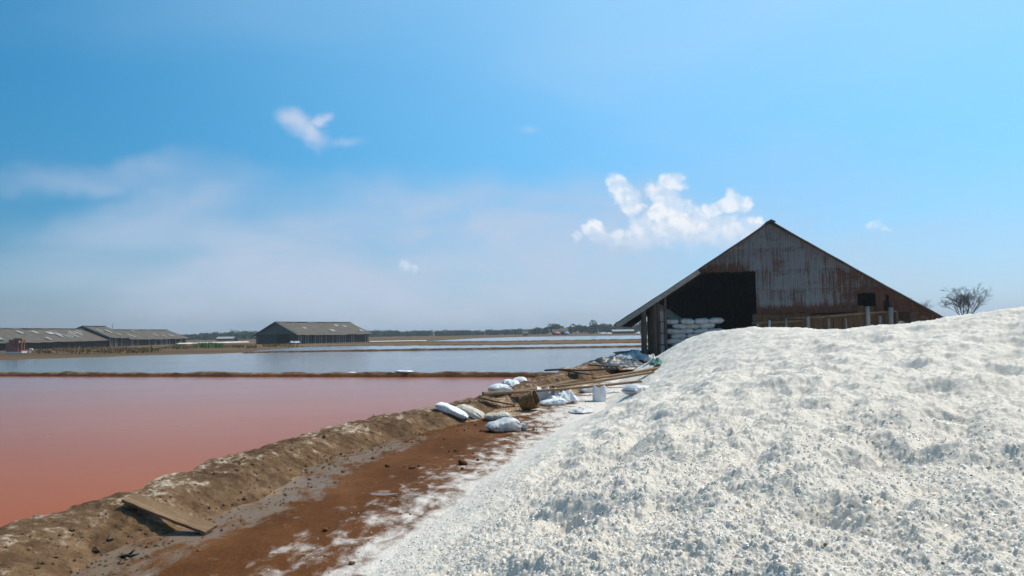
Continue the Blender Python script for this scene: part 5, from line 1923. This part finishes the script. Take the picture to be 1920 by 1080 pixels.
def bare_tree(label, px, base_z, Y, height, spread, seed, group=None):
    X = at(px, 600, Y)[0]
    o = empty('bare_tree', (X, Y, base_z))
    tag(o, label, 'tree', group)
    rj = random.Random(seed)
    tr = MB()
    cr = MB()
    # several stems from low down, then fine forked twigs
    hs = height

    def grow(p, d, L, r_, depth, mbx):
        n = 4
        pts, rad = [p], [r_]
        q = p
        dd = d.copy()
        for k in range(n):
            dd = (dd + Vector((rj.uniform(-.18, .18), rj.uniform(-.18, .18), rj.uniform(-.08, .14)))).normalized()
            q = q + dd * (L / n)
            pts.append(q)
            rad.append(r_ * (1 - .5 * (k + 1) / n))
        mbx.tube(pts, rad, 5 if depth < 2 else 3, False)
        if depth >= 5:
            return
        for k in range(rj.choice([4, 4, 5]) if depth < 4 else 4):
            t_ = rj.uniform(.35, 1.0)
            idx = min(n, max(1, int(t_ * n + .5)))
            nd_ = (dd + Vector((rj.uniform(-1, 1), rj.uniform(-1, 1), rj.uniform(-.45, .6)))).normalized()
            grow(pts[idx], nd_, L * rj.uniform(.5, .74), max(.0085, rad[idx] * .62), depth + 1, cr)
    z0 = hs * 0.36
    tr.tube([(0, 0, -.2), (.02, 0, z0 * .5), (0, 0, z0)], [.11, .09, .075], 8)
    stems = 6
    for k in range(stems):
        a = 2 * math.pi * k / stems + rj.uniform(-.3, .3)
        tilt = spread * rj.uniform(.6, 1.1) if k else 0.05
        d = Vector((math.cos(a) * tilt, math.sin(a) * tilt, 1.0)).normalized()
        grow(Vector((0, 0, z0 * (.85 + .15 * rj.random()))), d, hs * .34, .055 if k else .07, 1, cr)
    tr.build('trunk', M['bark'], o, True)
    cr.build('crown', M['bark'], o, False)
    return o


bare_tree('bare leafless tree standing beyond the salt crest, right of the big shed', 1811, 0.2, 76, 6.0, 0.92, 5)
bare_tree('bare treetop just showing over the right slope of the shed roof', 1712, 0.2, 95, 5.5, .8, 9)
for i, (px, Y, h, w) in enumerate([(1768, 62, 2.45, 3.0), (1735, 70, 2.2, 3.0), (1703, 74, 2.2, 3.2), (1795, 66, 2.1, 2.2)]):
    X = at(px, 600, Y)[0]
    o = empty('shrub', (X, Y, .2))
    tag(o, 'green shrub behind the right corner of the shed, %s of four' % ['second from the right', 'third from the right', 'leftmost', 'rightmost'][i], 'shrub', 'shrubs behind the right corner of the shed')
    link('crown', quads_mesh('crown', leaf_cloud(rngt, 1500, crown_fn(w, h, 6), .10), M['grass']), None, o)
    link('trunk', MB().tube([(0, 0, -.1), (0, .05, h * .5)], [.06, .03], 6).mesh('trunk', True), M['bark'], o)


def grass(name, label, spots, mat, hmin, hmax, seed):
    rg_ = np.random.default_rng(seed)
    V = []
    for (px0, px1, py0, py1, n) in spots:
        for _ in range(n):
            u_ = rg_.beta(1.6, 1.6)
            p = on(px0 + (px1 - px0) * u_ + rg_.normal(0, 3), rg_.normal((py0 + py1) / 2, (py1 - py0) * .28), .27)
            if perlin(np.array([p[0] * .35]), np.array([p[1] * .2]), seed)[0] < -.12 + .25 * rg_.uniform(-1, 1):
                continue
            h = rg_.uniform(hmin, hmax)
            a = rg_.uniform(0, 3.14)
            w_ = rg_.uniform(.05, .12)
            lean = rg_.normal(0, .12, 2)
            dx, dy = math.cos(a) * w_, math.sin(a) * w_
            b0 = np.array([p[0] - dx, p[1] - dy, .2])
            b1 = np.array([p[0] + dx, p[1] + dy, .2])
            tp = np.array([p[0] + lean[0], p[1] + lean[1], .25 + h])
            V += [b0, b1, tp + [dx * .25, dy * .25, 0], tp - [dx * .25, dy * .25, 0]]
    o = link(name, quads_mesh(name, np.array(V), M[mat]))
    tag(o, label, None, None, 'stuff')


grass('green_grass', 'patch of bright green grass on the far bank between the sheds', [(366, 418, 648, 651.5, 1500), (318, 345, 650, 653, 100)], 'grass', .25, .75, 3)
grass('dry_grass', 'strip of dry orange-brown scrub along the far left bank', [(95, 300, 653.5, 660, 2600), (300, 366, 651, 654, 600), (420, 480, 648.5, 652, 500), (62, 100, 658, 662, 300), (490, 560, 647, 650, 400)], 'drygrass', .12, .42, 4)

# ------------------------------------------------------------------ far huts, parasols, salt rows
def hut(label, px, py, Y, w, h, roofm, wallm='darkboard', open_=True, rz=0.0):
    p = at(px, py, Y)
    o = empty('hut', (p[0], p[1], .25), rz)
    tag(o, label, 'hut', 'far huts by the grove')
    m_ = MB()
    m_.beam((-w / 2 - .3, -1.2, h * .62), (-w / 2 - .3 + .01 + w + .6, -1.2, h * .62), 1.6, .08, up=(0, -.6, 1))
    m_.build('roof_slope', M[roofm], o)
    MB().beam((-w / 2 - .3, .3, h * .86), (w / 2 + .3, .3, h * .86), 2.0, .08, up=(0, -.5, 1)).build('roof_slope', M[roofm], o)
    for x in (-w / 2, w / 2):
        MB().beam((x, -1.6, 0), (x, -1.6, h * .6), .12, .12).build('post', M['post'], o)
    MB().box(-w / 2, w / 2, .9, 1.0, 0, h * .9).build('back_wall', M[wallm], o)
    return o


hut('small far hut with pale roof, leftmost along the grove', 985, 628, 330, 2.2, 1.8, 'roof')
hut('far hut beside the red parasol', 1043, 627.5, 330, 3.0, 2.4, 'roof')
hut('far hut with slanting roof beside the blue parasol', 1058, 627.5, 335, 3.2, 3.0, 'roof')


def parasol(label, px, Y, fab):
    p = at(px, 627, Y)
    o = empty('parasol', (p[0], p[1], .25))
    tag(o, label, 'parasol', 'parasols by the far huts')
    a = np.linspace(0, 2 * math.pi, 17)[:-1]
    rr_ = np.linspace(0.02, 1, 6)
    A, R_ = np.meshgrid(a, rr_, indexing='ij')
    link('canopy', gridmesh('canopy', np.stack([1.35 * R_ * np.cos(A), 1.35 * R_ * np.sin(A), 1.5 - .75 * R_ ** 1.6], -1), wrap=True), M[fab], o)
    MB().tube([(0, 0, 0), (0, 0, 1.5)], .03, 5).build('pole', M['white'], o)


parasol('red parasol in front of the far grove', 1045, 318, 'redfab')
parasol('light blue parasol in front of the far grove', 1063, 318, 'bluefab')
p = at(1168, 625, 360)
o = empty('low_building', (p[0], p[1], .25))
tag(o, 'long low pale roofed building before the grove left of the shed', 'building')
MB().box(-5, 5, -1, 1.2, 0, 1.2).build('wall', M['darkboard'], o)
MB().beam((-5.3, -.3, 1.55), (5.3, -.3, 1.55), 2.6, .08, up=(0, -.35, 1)).build('roof', M['patch'], o)
for i, (px, L) in enumerate([(1132, 4.5), (1142, 3.0), (1196, 2.0)]):
    p = at(px, 626.4, 340)
    crumpled('low white heap on the far bank, %s' % ['leftmost of three before the grove', 'middle of three before the grove', 'rightmost of three before the grove'][i], 'salt_pile', px, 626.4, L, 2.0, .9, 40 + i, 'sack', 0, 'salt pile', 'white heaps on the far bank')
    bpy.context.view_layer.objects.active = None
    bpy.data.objects[-1].location if False else None
p = at(423, 637.5, 300)
o = empty('low_building', (p[0], p[1], .25))
tag(o, 'white roofed low building before the trees left of the lone shed', 'building')
MB().box(-3.2, 3.2, -1, 1.2, 0, .9).build('wall', M['darkboard'], o)
MB().beam((-3.4, -.3, 1.15), (3.4, -.3, 1.15), 2.4, .08, up=(0, -.35, 1)).build('roof', M['patch'], o)
p = at(443, 638.5, 280)
o = empty('low_building', (p[0], p[1], .25))
tag(o, 'tiny dark shack just left of the lone far shed', 'building')
MB().box(-.65, .65, -.5, .5, 0, .7).build('wall', M['darkboard'], o)
MB().beam((-.8, 0, .76), (.8, 0, .76), 1.4, .08).build('roof', M['patch'], o)


def salt_row(label, a, b_, h, seed):
    A, B = on(a[0], a[1], .3), on(b_[0], b_[1], .3)
    n = 90
    t_ = np.linspace(0, 1, n)
    s_ = np.linspace(-1, 1, 7)
    T, S_ = np.meshgrid(t_, s_, indexing='ij')
    d = (B - A)
    nrm = np.array([-d[1], d[0]]) / np.hypot(d[0], d[1])
    k = h * (.7 + .6 * np.abs(perlin(T * 30, S_ * 0, seed)))
    X = A[0] + d[0] * T + nrm[0] * S_ * .8
    Y = A[1] + d[1] * T + nrm[1] * S_ * .8
    Z = .2 + k * (1 - S_ ** 2) + .05
    tag(link('salt_row', gridmesh('salt_row', np.stack([X, Y, Z], -1)), M['salt']), label, 'salt row', 'rows of raked salt')


salt_row('long white row of raked salt behind the green grass', (268, 646.3), (464, 641.3), .34, 3)
salt_row('white row of raked salt right of the lone far shed', (694, 640.2), (800, 638.5), .16, 5)

# ------------------------------------------------------------------ humid air
hb = MB().box(-3100, 3100, -3100, 3100, -4, 16).build('haze', None)
hm = bpy.data.materials.new('humid_air')
hm.use_nodes = True
hnt = hm.node_tree
hnt.nodes.clear()
ho = hnt.nodes.new('ShaderNodeOutputMaterial')
pv = hnt.nodes.new('ShaderNodeVolumePrincipled')
pv.inputs['Color'].default_value = (0.78, 0.86, 0.95, 1)
pv.inputs['Density'].default_value = 0.00042
pv.inputs['Anisotropy'].default_value = 0.2
hnt.links.new(pv.outputs[0], ho.inputs['Volume'])
hb.data.materials.append(hm)
tag(hb, 'thin pale humid air over the salt fields', None, None, 'stuff')
